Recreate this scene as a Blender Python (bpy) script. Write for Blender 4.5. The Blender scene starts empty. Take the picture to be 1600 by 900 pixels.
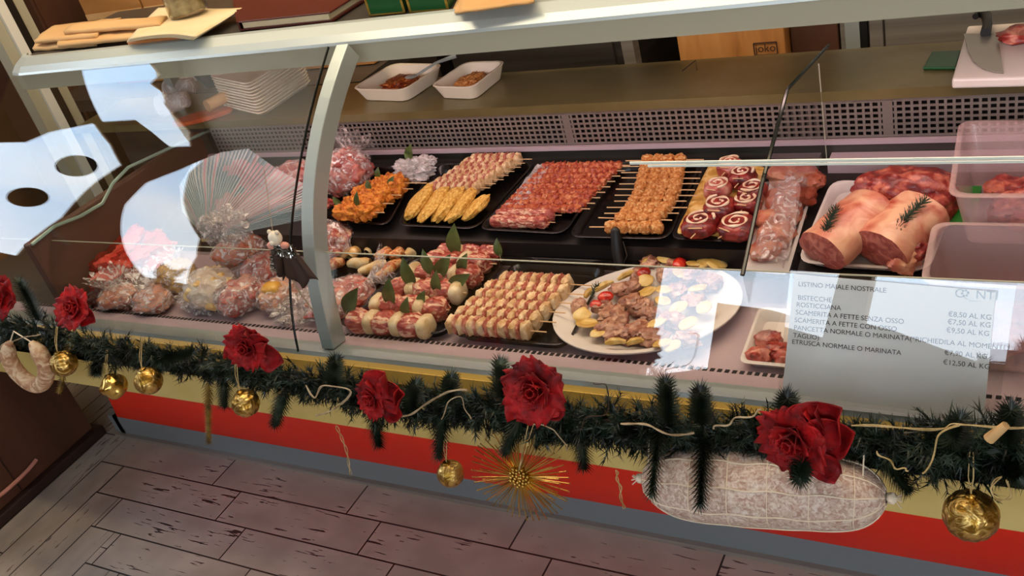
import bpy, math, random
from mathutils import Vector, Matrix, noise
from mathutils.geometry import tessellate_polygon
PI = math.pi
COL = bpy.context.scene.collection
SC = bpy.context.scene

# ------------------------------------------------------------------ camera
CP = Vector((0.0, -1.3200, 1.6))
FPX = 1502.92
YAW, PITCH, ROLL = 0.61327593, 1.03842937, -0.28361763
ROT = Matrix.Rotation(YAW, 3, 'Z') @ Matrix.Rotation(PITCH, 3, 'X') @ Matrix.Rotation(ROLL, 3, 'Z')
cam_d = bpy.data.cameras.new('camera'); cam = bpy.data.objects.new('camera', cam_d); COL.objects.link(cam)
cam.matrix_world = Matrix.Translation(CP) @ ROT.to_4x4()
cam_d.sensor_width = 36; cam_d.lens = FPX / 1600 * 36; cam_d.clip_start = .05
SC.camera = cam

# ------------------------------------------------------------------ world, exposure
SC.view_settings.view_transform = 'Standard'; SC.view_settings.look = 'None'
SC.view_settings.exposure = 0.0; SC.view_settings.gamma = 1.0; SC.view_settings.use_curve_mapping = False
w = bpy.data.worlds.new('World'); SC.world = w; w.use_nodes = True
nt = w.node_tree; nt.nodes.clear()
wo = nt.nodes.new('ShaderNodeOutputWorld'); bg = nt.nodes.new('ShaderNodeBackground')
tc = nt.nodes.new('ShaderNodeTexCoord'); sp = nt.nodes.new('ShaderNodeSeparateXYZ')
cr = nt.nodes.new('ShaderNodeValToRGB'); nz = nt.nodes.new('ShaderNodeTexNoise'); mx = nt.nodes.new('ShaderNodeMixRGB')
cr2 = nt.nodes.new('ShaderNodeValToRGB')
nt.links.new(tc.outputs['Generated'], sp.inputs[0]); nt.links.new(sp.outputs['Z'], cr.inputs[0])
cr.color_ramp.elements[0].position = .05; cr.color_ramp.elements[0].color = (.95, .97, 1, 1)
cr.color_ramp.elements[1].position = .75; cr.color_ramp.elements[1].color = (.36, .62, .95, 1)
nz.inputs['Scale'].default_value = 2.2; nz.inputs['Detail'].default_value = 5
nt.links.new(tc.outputs['Generated'], nz.inputs['Vector']); nt.links.new(nz.outputs['Fac'], cr2.inputs[0])
cr2.color_ramp.elements[0].position = .5; cr2.color_ramp.elements[1].position = .68
nt.links.new(cr2.outputs[0], mx.inputs[0]); nt.links.new(cr.outputs[0], mx.inputs[1]); mx.inputs[2].default_value = (1, 1, 1, 1)
nt.links.new(mx.outputs[0], bg.inputs[0]); bg.inputs[1].default_value = 6.5
nt.links.new(bg.outputs[0], wo.inputs[0])

def area(name, loc, rot, sx, sy, power, col):
    d = bpy.data.lights.new(name, 'AREA'); d.shape = 'RECTANGLE'; d.size = sx; d.size_y = sy; d.energy = power; d.color = col
    o = bpy.data.objects.new(name, d); COL.objects.link(o); o.location = loc; o.rotation_euler = rot; return o
area('ceiling_light', (-1.2, 0.1, 2.68), (0, 0, 0), 2.6, .5, 30, (1, .8, .56))
area('back_fill_light', (-1.2, .55, 2.3), (math.radians(28), 0, 0), 3.6, .25, 30, (1, .76, .48))  # added warm fill, aimed back to brighten the boxes behind the counter
area('display_tube_light', (-.85, .265, 1.03), (math.radians(8), 0, 0), 2.4, .03, 3.6, (1, .70, .64))

# ------------------------------------------------------------------ rays from the picture to surfaces
def ray(u, v):
    return (ROT @ Vector((u - 800, 450 - v, -FPX))).normalized()
def at(u, v, x=None, y=None, z=None):
    d = ray(u, v)
    t = (x - CP.x) / d.x if x is not None else (y - CP.y) / d.y if y is not None else (z - CP.z) / d.z
    return CP + d * t
def atp(u, v, p0, n):
    d = ray(u, v); n = Vector(n); return CP + d * ((Vector(p0) - CP).dot(n) / d.dot(n))
DZ = .585                                   # front deck level
RN = Vector((0, -.21, 1)).normalized()
def rear(u, v, h=.025): return atp(u, v, (0, .17, .645 + h), RN)
def front(u, v, h=.02): return at(u, v, z=DZ + h)

# ------------------------------------------------------------------ materials
def lin(c):
    return tuple((x / 12.92 if x <= .04045 else ((x + .055) / 1.055) ** 2.4) for x in c)
def hx(s):
    s = s.lstrip('#'); return lin(tuple(int(s[i:i + 2], 16) / 255 for i in (0, 2, 4))) + (1,)
MATS = {}
def newmat(name):
    m = bpy.data.materials.new(name); m.use_nodes = True; nt = m.node_tree
    p = nt.nodes['Principled BSDF']; MATS[name] = m; return m, nt, p
def vec(nt, scale=(1, 1, 1), rnd=True):
    t = nt.nodes.new('ShaderNodeTexCoord'); mp = nt.nodes.new('ShaderNodeMapping'); mp.inputs['Scale'].default_value = scale
    nt.links.new(t.outputs['Object'], mp.inputs['Vector'])
    if rnd:
        oi = nt.nodes.new('ShaderNodeObjectInfo'); mu = nt.nodes.new('ShaderNodeMath'); mu.operation = 'MULTIPLY'; mu.inputs[1].default_value = 31
        nt.links.new(oi.outputs['Random'], mu.inputs[0]); nt.links.new(mu.outputs[0], mp.inputs['Location'])
    return mp.outputs[0]
def tex(nt, kind, v, scale, detail=4, dist=0):
    n = nt.nodes.new('ShaderNodeTex' + kind); n.inputs['Scale'].default_value = scale
    if kind == 'Noise': n.inputs['Detail'].default_value = detail; n.inputs['Distortion'].default_value = dist
    nt.links.new(v, n.inputs['Vector']); return n
def ramp(nt, fac, stops):
    r = nt.nodes.new('ShaderNodeValToRGB'); nt.links.new(fac, r.inputs[0]); e = r.color_ramp.elements
    while len(e) < len(stops): e.new(.5)
    for el, (p, c) in zip(e, stops): el.position = p; el.color = hx(c) if isinstance(c, str) else c
    return r.outputs[0]
def bump(nt, p, h, strength, dist=.002):
    b = nt.nodes.new('ShaderNodeBump'); b.inputs['Strength'].default_value = strength; b.inputs['Distance'].default_value = dist
    nt.links.new(h, b.inputs['Height']); nt.links.new(b.outputs[0], p.inputs['Normal']); return b
def mat(name, c, rough=.5, metal=0, stops=None, scale=20, detail=4, dist=0, bs=0, bscale=None, sc3=(1, 1, 1), bd=.002, spec=.5, rnd=True, alpha=1):
    m, nt, p = newmat(name)
    p.inputs['Base Color'].default_value = hx(c); p.inputs['Roughness'].default_value = rough; p.inputs['Metallic'].default_value = metal
    p.inputs['Specular IOR Level'].default_value = spec; p.inputs['Alpha'].default_value = alpha
    if stops or bs: v = vec(nt, sc3, rnd)
    if stops:
        n = tex(nt, 'Noise', v, scale, detail, dist); nt.links.new(ramp(nt, n.outputs['Fac'], stops), p.inputs['Base Color'])
    if bs:
        n2 = tex(nt, 'Noise', v, bscale or scale, 5, dist); bump(nt, p, n2.outputs['Fac'], bs, bd)
    return m
mat('steel', '#a9a59c', .34, .6, [(.3, '#8f8a80'), (.7, '#b5b0a6')], 3, sc3=(.3, 1, 14))
mat('steel_dark', '#4a4642', .4, .5, [(.3, '#3a3531'), (.7, '#57524c')], 3, sc3=(.4, 1, 9))
mat('worktop_steel', '#8d8774', .3, .35, [(.3, '#625838'), (.5, '#70653f'), (.7, '#857a58')], 5, 6, bs=.15, bscale=30)
mat('grille_steel', '#8f8680', .35, .5)
mat('alu', '#a9b3b0', .3, .4)
mat('alu_rail', '#b4bfbf', .3, .3)
mat('beige_fascia', '#a9a690', .45)
mat('rim_pink', '#b8a2a8', .3, .0)
mat('cream_panel', '#cdb46a', .4, 0, [(.3, '#c6ab5e'), (.7, '#d4bd78')], 6)
mat('yellow_panel', '#c3a24e', .38)
mat('red_panel', '#f02404', .45, 0, [(.3, '#ea2203'), (.7, '#f42c08')], 2.5, spec=.15)
mat('kick_steel', '#7e8688', .38, .2)
mat('bumper_grey', '#6c6f6c', .4, .1)
mat('black_plastic', '#15110f', .3, 0)
mat('tray_black', '#100c0b', .25, 0, bs=.1, bscale=40)
mat('deck_dark', '#2a2422', .35, .3)
mat('end_brown', '#52372b', .5, .1, [(.3, '#4d3328'), (.7, '#5a3d30')], 4)
mat('white_plastic', '#d9cfc8', .35)
mat('ceramic', '#ddd2bd', .22)
mat('foam', '#ece2d0', .6)
mat('paper', '#d8c6a0', .8, bs=.2, bscale=25, stops=[(.3, '#cdb88c'), (.7, '#dccba8')], scale=8)
mat('white_paper', '#dcdcda', .6)
mat('cardboard', '#a5703a', .8, stops=[(.3, '#9c6932'), (.7, '#b07c42')], scale=3, sc3=(1, 1, 8))
mat('kraft', '#c79f68', .8, stops=[(.3, '#bf9560'), (.7, '#d2ab76')], scale=4)
mat('wood_board', '#b0682c', .5, stops=[(.3, '#a25a22'), (.6, '#bd7636')], scale=6, sc3=(1, 8, 8))
mat('wood_orange', '#a4491f', .45, stops=[(.3, '#98401a'), (.6, '#b5562a')], scale=6, sc3=(1, 8, 8))
mat('crate_wood', '#b27a3e', .6, stops=[(.25, '#8f5a28'), (.5, '#b47c40'), (.75, '#c08b4e')], scale=5, sc3=(4, 4, .6), dist=.6)
mat('cabinet_wood', '#4e3122', .5, stops=[(.3, '#452a1d'), (.6, '#5a3a29')], scale=3, sc3=(1, 3, .5))
mat('leather', '#4a140d', .38, bs=.3, bscale=160)
mat('green_box', '#0d4a20', .3)
mat('gold_trim', '#c9a24a', .3, .9)
mat('joko_ink', '#33201c', .7)
mat('text_ink', '#2c2c30', .7)
mat('logo_ink', '#8d9a9c', .7)
mat('black_rubber', '#0b0a0a', .5)
mat('wall_dark', '#2b1e18', .8, stops=[(.3, '#251a15'), (.7, '#33251d')], scale=2)
mat('wall_light', '#b7a58a', .8, stops=[(.3, '#b09e82'), (.7, '#bfae94')], scale=2)
mat('wall_wood', '#8a6238', .7, stops=[(.3, '#7c5630'), (.7, '#96703f')], scale=2, sc3=(1, 1, 3))
mat('ceiling_paint', '#cfc7b8', .8)
mat('white_frame', '#dfe0d8', .4)
mat('disc_brown', '#3a2c22', .5)
mat('skirting', '#2b1a14', .5)
# foods
def meat(name, dark, mid, fat, scale=26, lo=.36, md=.5, hi=.64, rough=.33, dist=1.2, bs=.5, sc3=(1, 1, 1)):
    return mat(name, mid, rough, 0, [(lo, dark), (md, mid), (hi, fat)], scale, 5, dist, bs, scale * 1.6, sc3, .004, .6)
meat('pork', '#8e2f28', '#b9564a', '#dba08c')
meat('pork_dark', '#7c1e1a', '#a63a30', '#d4826e')
meat('bacon', '#8c2c24', '#b85848', '#e2b898', 30, .38, .52, .6, sc3=(1, 3, 3))
meat('lard', '#c8a878', '#d8be92', '#e6d2ae', 30, bs=.2)
meat('bread', '#c0935e', '#dab485', '#ebcfa6', 45, rough=.6, bs=.7)
meat('thin_meat', '#a04a3c', '#bf6a58', '#dca08a', 60)
meat('skewer_red', '#8f2c1c', '#b8502e', '#d88a58', 70, bs=.8)
meat('breaded', '#b4570f', '#dc7f1c', '#f0a238', 110, rough=.6, bs=1, dist=.4)
meat('cutlet_crumb', '#c98a2a', '#e0aa48', '#f0c66a', 160, rough=.65, bs=.9, dist=.2)
meat('sesame', '#b0601c', '#d2863c', '#eabf82', 190, .36, .5, .68, rough=.55, bs=1, dist=.3)
meat('roulade', '#4e0c0c', '#761614', '#9c2e26', 40)
meat('loin_fat', '#b04a38', '#cf8064', '#e4b08c', 16, .3, .42, .62)
meat('loin_cut', '#8c3832', '#a9544a', '#c67868', 60, bs=.2)
meat('rack', '#6a1614', '#942e26', '#c87058', 34)
meat('marinated', '#8e3a24', '#b45c42', '#cc8a6a', 18)
meat('braise', '#7a4434', '#a06a54', '#c49478', 40)
meat('potato', '#b88c3a', '#d6ae5c', '#e6c888', 24, rough=.45, bs=.2)
meat('tomato', '#8c0f08', '#b81a10', '#d8402a', 20, rough=.15, bs=.1)
meat('dough', '#d9a45c', '#eac587', '#f4dcae', 26, rough=.5, bs=.3)
meat('paprika_dough', '#b4481a', '#d9813c', '#efc68c', 70, .36, .48, .6, rough=.5)
meat('salami_skin', '#b08a78', '#cdb3a2', '#e4d6c8', 130, .34, .5, .66, rough=.8, bs=.8)
meat('mould', '#b07e5c', '#cfa47e', '#e6cca8', 45, .36, .5, .58, rough=.8, bs=.6)
meat('cheese', '#cf8a24', '#e0a23a', '#ecb85a', 20, rough=.4, bs=.2)
meat('ragu', '#6e2208', '#9c3f14', '#c87a34', 90, bs=1)
meat('yellow_sheet', '#c08a34', '#d8a850', '#ecc882', 40, rough=.6, bs=.5)
mat('spiral_fat', '#ecd0ae', .4, stops=[(.3, '#dcae88'), (.6, '#f2dcc0')], scale=60)
mat('stick', '#dcb080', .6)
mat('bay', '#4a5a2a', .4, stops=[(.3, '#3c4a22'), (.7, '#5e6c34')], scale=30, bs=.2)
mat('rosemary', '#2c3624', .6, stops=[(.3, '#222a1c'), (.7, '#435038')], scale=60)
mat('needle', '#16281a', .45, stops=[(.35, '#070d08'), (.56, '#15261a'), (.72, '#4c5846')], scale=30, spec=.4)
mat('needle_gold', '#8a6a2c', .4, .3, stops=[(.35, '#4a3a18'), (.7, '#b08c40')], scale=40)
mat('twig', '#a08866', .7, stops=[(.3, '#7c6648'), (.7, '#c0aa88')], scale=50, bs=.4)
mat('raffia', '#b89c64', .7, stops=[(.3, '#93783f'), (.7, '#d4ba84')], scale=60)
mat('velvet', '#9c0b10', .6, stops=[(.3, '#560408'), (.5, '#8a080c'), (.7, '#b41014')], scale=40, bs=.6, bscale=220, spec=.3)
mat('gold', '#c9a04a', .22, 1, stops=[(.3, '#b48a38'), (.7, '#dcb86a')], scale=10)
mat('gold_relief', '#c9a052', .3, 1, stops=[(.42, '#9c7630'), (.55, '#e0bd74')], scale=38, dist=2.5, bs=1, bscale=38, bd=.004)
mat('silver_tinsel', '#9a9a94', .12, 1)
mat('red_bag', '#d8281e', .25, stops=[(.3, '#d02a20'), (.7, '#f46a5a')], scale=18, dist=1.5, bs=1, bscale=24, bd=.01, alpha=.8)
mat('cheek', '#c98a78', .5)
mat('green_plastic', '#1f7a22', .35)
mat('soil_twig', '#3a2418', .7)
mat('net', '#e6d6bc', .7)

def film(name, tint, base=.12, edge=.6, scale=30, rough=.12, lo=.52, hi=.72):
    m, nt, p = newmat(name)
    p.inputs['Base Color'].default_value = hx(tint); p.inputs['Roughness'].default_value = rough; p.inputs['Specular IOR Level'].default_value = 1
    v = vec(nt); n = tex(nt, 'Noise', v, scale, 6, 2.0); n.noise_type = 'RIDGED_MULTIFRACTAL'
    bump(nt, p, n.outputs['Fac'], .9, .006)
    mr = nt.nodes.new('ShaderNodeMapRange'); mr.inputs['From Min'].default_value = lo; mr.inputs['From Max'].default_value = hi
    mr.inputs['To Min'].default_value = base; mr.inputs['To Max'].default_value = edge
    n2 = tex(nt, 'Noise', v, scale * 1.3, 4, 3.0); nt.links.new(n2.outputs['Fac'], mr.inputs['Value'])
    nt.links.new(mr.outputs[0], p.inputs['Alpha']); return m
film('film', '#ecdfdc', .14, .75, 26, .1, .5, .62)
mat('film_pleat', '#86a2b0', .2, alpha=.6)
mat('film_pink', '#c39aa6', .2, alpha=.7)
mat('film_white', '#b4bcc0', .15, alpha=.7)
mat('green_glass_edge', '#7f978c', .2)
film('film_dense', '#e8dedb', .45, .9, 26)
film('bin_clear', '#c9a9a8', .38, .42, 3, .25)
def glass_mat(name, tint, r0=.04, base=.0):
    m, nt, p = newmat(name); nt.nodes.remove(p); out = nt.nodes['Material Output']
    tr = nt.nodes.new('ShaderNodeBsdfTransparent'); tr.inputs[0].default_value = tint + (1,)
    gl = nt.nodes.new('ShaderNodeBsdfGlossy'); gl.inputs['Roughness'].default_value = 0.0
    g = nt.nodes.new('ShaderNodeNewGeometry'); dt = nt.nodes.new('ShaderNodeVectorMath'); dt.operation = 'DOT_PRODUCT'
    nt.links.new(g.outputs['Incoming'], dt.inputs[0]); nt.links.new(g.outputs['Normal'], dt.inputs[1])
    def ma(op, a, b=None):
        n = nt.nodes.new('ShaderNodeMath'); n.operation = op
        for i, x in enumerate((a, b)):
            if x is None: continue
            if isinstance(x, (int, float)): n.inputs[i].default_value = x
            else: nt.links.new(x, n.inputs[i])
        return n.outputs[0]
    c = ma('ABSOLUTE', dt.outputs['Value']); c = ma('SUBTRACT', 1.0, c); c = ma('POWER', c, 5.0)
    c = ma('MULTIPLY', c, 1 - r0); c = ma('ADD', c, r0)
    mix = nt.nodes.new('ShaderNodeMixShader'); nt.links.new(c, mix.inputs[0]); nt.links.new(tr.outputs[0], mix.inputs[1]); nt.links.new(gl.outputs[0], mix.inputs[2])
    nt.links.new(mix.outputs[0], out.inputs[0]); return m
glass_mat('glass', (.97, .985, .98), .075)
glass_mat('plexi', (.96, .97, .97), .05)
glass_mat('jar_glass', (.9, .92, .88), .07)
mat('glass_edge', '#0d1512', .2)
mat('lamp_streak_white', '#dfe8dc', .2)  # pale colour imitating a lamp reflection

# ------------------------------------------------------------------ mesh helpers
def gy(z): return 1.2 * z * z - 1.23 * z + .1
class MB:
    def __init__(s): s.v = []; s.f = []; s.mi = []; s.cur = 0
    def add(s, vs, fs):
        b = len(s.v); s.v += [Vector(x) for x in vs]; s.f += [tuple(b + i for i in f) for f in fs]; s.mi += [s.cur] * len(fs); return b
    def box(s, a, b, bev=0):
        x0, y0, z0 = a; x1, y1, z1 = b
        return s.hexa([(x0, y0, z0), (x1, y0, z0), (x1, y1, z0), (x0, y1, z0)], [(x0, y0, z1), (x1, y0, z1), (x1, y1, z1), (x0, y1, z1)])
    def hexa(s, bot, top):
        return s.add(list(bot) + list(top), [(3, 2, 1, 0), (4, 5, 6, 7), (0, 1, 5, 4), (1, 2, 6, 5), (2, 3, 7, 6), (3, 0, 4, 7)])
    def tube(s, pts, r, n=8, cap=True):
        pts = [Vector(p) for p in pts]; m = len(pts); rs = r if isinstance(r, (list, tuple)) else [r] * m
        vs = []; up = None
        for i, p in enumerate(pts):
            t = (pts[min(i + 1, m - 1)] - pts[max(i - 1, 0)])
            if t.length < 1e-9: t = Vector((0, 0, 1))
            t.normalize()
            if up is None: up = t.orthogonal().normalized()
            up = (up - t * up.dot(t))
            if up.length < 1e-6: up = t.orthogonal()
            up.normalize(); sd = t.cross(up)
            vs += [p + (up * math.cos(2 * PI * k / n) + sd * math.sin(2 * PI * k / n)) * rs[i] for k in range(n)]
        fs = [(i * n + k, i * n + (k + 1) % n, (i + 1) * n + (k + 1) % n, (i + 1) * n + k) for i in range(m - 1) for k in range(n)]
        if cap: fs += [tuple(range(n))[::-1], tuple((m - 1) * n + k for k in range(n))]
        s.add(vs, fs)
    def lathe(s, prof, c=(0, 0, 0), n=24, ax=None):
        # prof: list of (r, h) along axis
        c = Vector(c); q = Vector((0, 0, 1)).rotation_difference(Vector(ax)) if ax else None
        vs = []
        for r, h in prof:
            for k in range(n):
                p = Vector((r * math.cos(2 * PI * k / n), r * math.sin(2 * PI * k / n), h))
                if q: p = q @ p
                vs.append(c + p)
        m = len(prof)
        fs = [(i * n + k, i * n + (k + 1) % n, (i + 1) * n + (k + 1) % n, (i + 1) * n + k) for i in range(m - 1) for k in range(n)]
        fs += [tuple(range(n))[::-1], tuple((m - 1) * n + k for k in range(n))]
        s.add(vs, fs)
    def grid(s, fn, nu, nv, closed_u=False):
        vs = [Vector(fn(i / (nu - (0 if closed_u else 1)), j / (nv - 1))) for j in range(nv) for i in range(nu)]
        fs = []
        for j in range(nv - 1):
            for i in range(nu if closed_u else nu - 1):
                a = j * nu + i; b = j * nu + (i + 1) % nu; fs.append((a, b, b + nu, a + nu))
        s.add(vs, fs)
    def lump(s, c, size, rot=None, seed=0, amp=.12, freq=2.2, p=2.6, nu=20, nv=13, flat=None):
        c = Vector(c); so = Vector((seed * 7.31, seed * 3.17, seed * 1.93)); vs = []; fs = []
        for j in range(nv):
            th = PI * j / (nv - 1)
            for i in range(nu):
                ph = 2 * PI * i / nu
                d = Vector((math.sin(th) * math.cos(ph), math.sin(th) * math.sin(ph), math.cos(th)))
                r = (abs(d.x) ** p + abs(d.y) ** p + abs(d.z) ** p) ** (-1 / p)
                r *= 1 + amp * noise.noise(d * freq + so) + amp * .5 * noise.noise(d * freq * 2.7 + so)
                q = Vector((d.x * r * size[0], d.y * r * size[1], d.z * r * size[2]))
                if flat is not None and q.z < -flat: q.z = -flat
                if rot is not None: q = rot @ q
                vs.append(c + q)
        for j in range(nv - 1):
            for i in range(nu):
                a = j * nu + i; b = j * nu + (i + 1) % nu; fs.append((a, a + nu, b + nu, b))
        s.add(vs, fs)
    def rest(s, org=(0, 0, 0), eps=.001):
        """keeps everything above the deck it lies on"""
        o = Vector(org)
        for v in s.v:
            y = v.y + o.y; x = v.x + o.x
            h = DZ if y < (.17 if x < -.41 else .09) else .645 + .21 * (min(y, .46) - .17)
            if y < -.116: h = .609
            if v.z + o.z < h + eps: v.z = h + eps - o.z
            if y > .428: v.y = .428 - o.y
            if x < -2.095: v.x = -2.095 - o.x
            z = v.z + o.z; yg = (gy(z) + .012) if x < -1.33 else (-.204 + (z - .606) * .489 + .012)
            if z < 1.05 and v.y + o.y < yg: v.y = yg - o.y
        return s
    def build(s, name, m, parent=None, org=(0, 0, 0), smooth=True, solid=0, bevel=0, sub=0, noauto=False):
        me = bpy.data.meshes.new(name); o = Vector(org)
        me.from_pydata([v - o for v in s.v], [], s.f)
        ms = m if isinstance(m, (list, tuple)) else [m]
        for x in ms: me.materials.append(MATS[x])
        for i, p in enumerate(me.polygons): p.use_smooth = smooth; p.material_index = s.mi[i] if len(ms) > 1 else 0
        ob = bpy.data.objects.new(name, me); COL.objects.link(ob)
        if parent: ob.parent = parent
        else: ob.location = o
        if solid: md = ob.modifiers.new('s', 'SOLIDIFY'); md.thickness = solid; md.offset = 0
        if bevel: md = ob.modifiers.new('b', 'BEVEL'); md.width = bevel; md.segments = 2; md.limit_method = 'ANGLE'
        if sub: md = ob.modifiers.new('u', 'SUBSURF'); md.levels = sub; md.render_levels = sub
        if smooth and not noauto and hasattr(me, 'set_sharp_from_angle'): me.set_sharp_from_angle(angle=math.radians(42))
        return ob
def tag(o, label=None, cat=None, group=None, kind=None):
    if label: o['label'] = label
    if cat: o['category'] = cat
    if group: o['group'] = group
    if kind: o['kind'] = kind
    return o
def empty(name, loc, label, cat, group=None):
    o = bpy.data.objects.new(name, None); COL.objects.link(o); o.location = loc; o.empty_display_size = .02
    return tag(o, label, cat, group)
def copytree(o, loc=None, label=None, rot=None):
    c = o.copy(); COL.objects.link(c)
    if loc is not None: c.location = loc
    if rot is not None: c.rotation_euler = rot
    if label: c['label'] = label
    for ch in o.children:
        d = ch.copy(); COL.objects.link(d); d.parent = c
        for g in ch.children:
            e = g.copy(); COL.objects.link(e); e.parent = d
    return c
ORD = ['first', 'second', 'third', 'fourth', 'fifth', 'sixth', 'seventh', 'eighth', 'ninth', 'tenth', 'eleventh', 'twelfth', 'thirteenth', 'fourteenth']
def struct(mb, name, m, **k):
    o = mb.build(name, m, smooth=False, **k); o['kind'] = 'structure'; return o
def E2(a, b, c): return Matrix.Rotation(c, 3, 'Z') @ Matrix.Rotation(b, 3, 'Y') @ Matrix.Rotation(a, 3, 'X')
rnd = random.Random(7)
U = rnd.uniform

# ------------------------------------------------------------------ the room
def floor_mat():
    m, nt, p = newmat('floor_tiles')
    t = nt.nodes.new('ShaderNodeTexCoord'); sx = nt.nodes.new('ShaderNodeSeparateXYZ'); nt.links.new(t.outputs['Object'], sx.inputs[0])
    def ma(op, a, b=None):
        n = nt.nodes.new('ShaderNodeMath'); n.operation = op
        for i, x in enumerate((a, b)):
            if x is None: continue
            if isinstance(x, (int, float)): n.inputs[i].default_value = x
            else: nt.links.new(x, n.inputs[i])
        return n.outputs[0]
    X, Y = sx.outputs['X'], sx.outputs['Y']
    # right field: tiles long in x; left field (x < diagonal) tiles long in y
    def field(a, b, L, W, off, oa, ob):
        r = ma('DIVIDE', ma('ADD', b, ob), W); ri = ma('FLOOR', r); rf = ma('FRACT', r)
        aa = ma('DIVIDE', ma('ADD', ma('ADD', a, oa), ma('MULTIPLY', ri, off)), L); ai = ma('FLOOR', aa); af = ma('FRACT', aa)
        g1 = ma('MINIMUM', rf, ma('SUBTRACT', 1.0, rf)); g1 = ma('MULTIPLY', g1, W)
        g2 = ma('MINIMUM', af, ma('SUBTRACT', 1.0, af)); g2 = ma('MULTIPLY', g2, L)
        return ma('LESS_THAN', ma('MINIMUM', g1, g2), .0022), ma('ADD', ma('MULTIPLY', ri, 7.13), ma('MULTIPLY', ai, 3.71))
    gA, idA = field(X, Y, .474, .108, .111, 2.12, .006)
    gB, idB = field(Y, X, .474, .1, .108, .114, 2.475)
    row = ma('FLOOR', ma('DIVIDE', ma('ADD', Y, .006), .108))
    sel = ma('LESS_THAN', ma('ADD', X, ma('MULTIPLY', ma('ADD', row, 1.0), .1)), -2.475)
    def mixf(a, b):
        return ma('ADD', ma('MULTIPLY', a, ma('SUBTRACT', 1.0, sel)), ma('MULTIPLY', b, sel))
    g = mixf(gA, gB); idn = mixf(idA, idB)
    cmb = nt.nodes.new('ShaderNodeCombineXYZ'); nt.links.new(ma('ADD', ma('MULTIPLY', mixf(X, Y), 7.0), idn), cmb.inputs[0]); nt.links.new(ma('MULTIPLY', mixf(Y, X), 75.0), cmb.inputs[1]); nt.links.new(idn, cmb.inputs[2])
    n1 = tex(nt, 'Noise', cmb.outputs[0], 2.0, 8, .6)
    cm2 = nt.nodes.new('ShaderNodeCombineXYZ'); nt.links.new(ma('ADD', mixf(X, Y), idn), cm2.inputs[0]); nt.links.new(ma('MULTIPLY', mixf(Y, X), 1.5), cm2.inputs[1])
    n2 = tex(nt, 'Noise', cm2.outputs[0], 6.0, 2)
    base = ramp(nt, n2.outputs['Fac'], [(.3, '#958b80'), (.7, '#ada498')])
    # worn dark streaks
    f1 = ma('GREATER_THAN', n1.outputs['Fac'], ma('SUBTRACT', .93, ma('MULTIPLY', n2.outputs['Fac'], .50)))
    m1 = nt.nodes.new('ShaderNodeMixRGB'); nt.links.new(f1, m1.inputs[0]); nt.links.new(base, m1.inputs[1]); m1.inputs[2].default_value = hx('#3c302c')
    m2 = nt.nodes.new('ShaderNodeMixRGB'); nt.links.new(g, m2.inputs[0]); nt.links.new(m1.outputs[0], m2.inputs[1]); m2.inputs[2].default_value = hx('#1d1614')
    nt.links.new(m2.outputs[0], p.inputs['Base Color']); p.inputs['Roughness'].default_value = .42
    bump(nt, p, ma('MULTIPLY', ma('ADD', g, f1), -1.0), .4, .001)
floor_mat()
b = MB(); b.box((-4.1, -3.7, -.1), (2.4, 2.0, 0)); struct(b, 'floor', 'floor_tiles')
b = MB(); b.box((-4.1, -3.7, 3.0), (2.4, 2.0, 3.1)); struct(b, 'ceiling', 'ceiling_paint')
b = MB(); b.box((-4.0, 1.8, 0), (2.3, 1.9, 3.0)); struct(b, 'wall_back', 'wall_dark')
b = MB(); b.box((2.2, -3.5, 0), (2.3, 1.8, 3.0)); struct(b, 'wall_right', 'wall_light')

def holed_wall(name, outer, holes, to3, th, m):
    """a wall slab with real openings; to3(a, b, depth) places it"""
    b = MB()
    tris = tessellate_polygon([[Vector((a, c, 0)) for a, c in outer]] + [[Vector((a, c, 0)) for a, c in h] for h in holes])
    pts = list(outer); [pts.extend(h) for h in holes]
    for d in (0, th):
        b.add([to3(a, c, d) for a, c in pts], tris)
    for loop in [outer] + holes:
        n = len(loop)
        b.add([to3(a, c, 0) for a, c in loop] + [to3(a, c, th) for a, c in loop], [(i, (i + 1) % n, n + (i + 1) % n, n + i) for i in range(n)])
    return struct(b, name, m)
hA = [(.19, 2.42), (.22, 2.8), (.1, 2.86), (.02, 2.79), (-.1, 2.86), (-.2, 2.83), (-.37, 2.86), (-.54, 2.89), (-.70, 2.83), (-.65, 2.70), (-.45, 2.66), (-.3, 2.61), (-.26, 2.43)]  # openings shaped so the sky reflects as bright patches in the curved glass
hB = [(-.2, 1.75), (-.3, 2.01), (-.26, 2.15), (-.26, 2.39), (-.49, 2.4), (-.71, 2.36), (-.81, 2.13), (-1.01, 1.75), (-1.12, 1.23), (-.8, 1.2), (-.5, 1.3)]
hC = [(-1.11, 2.1), (-.96, 2.37), (-.93, 2.62), (-.88, 2.86), (-1.0, 2.67), (-1.27, 2.44), (-1.77, 2.09), (-1.93, 1.82), (-2.1, 1.3), (-1.81, 1.3), (-1.46, 1.7), (-1.24, 1.95)]
hD = [(-2.3, 1.0), (-2.3, 2.5), (-3.3, 2.5), (-3.3, 1.0)]
holed_wall('wall_left', [(-3.6, 0), (1.9, 0), (1.9, 3.0), (-3.6, 3.0)], [hA, hB, hC], lambda a, c, d: (-4.0 + .1 - d, a, c), .015, 'wall_wood')
hF1 = [(-1.95, 1.28), (-1.58, 1.36), (-1.58, 1.72), (-1.3, 1.70), (-1.02, 1.64), (-.93, 2.35), (-1.95, 2.35)]  # openings shaped to place the bright reflection on the flat guard glass
hF2 = [(-.84, 1.73), (-.69, 1.70), (-.32, 1.58), (.5, 1.58), (.5, 2.35), (-.78, 2.35)]
hF3 = [(.85, .5), (2.1, .5), (2.1, 2.7), (.85, 2.7)]  # unseen opening, made large to let in more daylight
hF4 = [(-3.6, .9), (-2.4, .9), (-2.4, 2.3), (-3.6, 2.3)]
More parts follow.
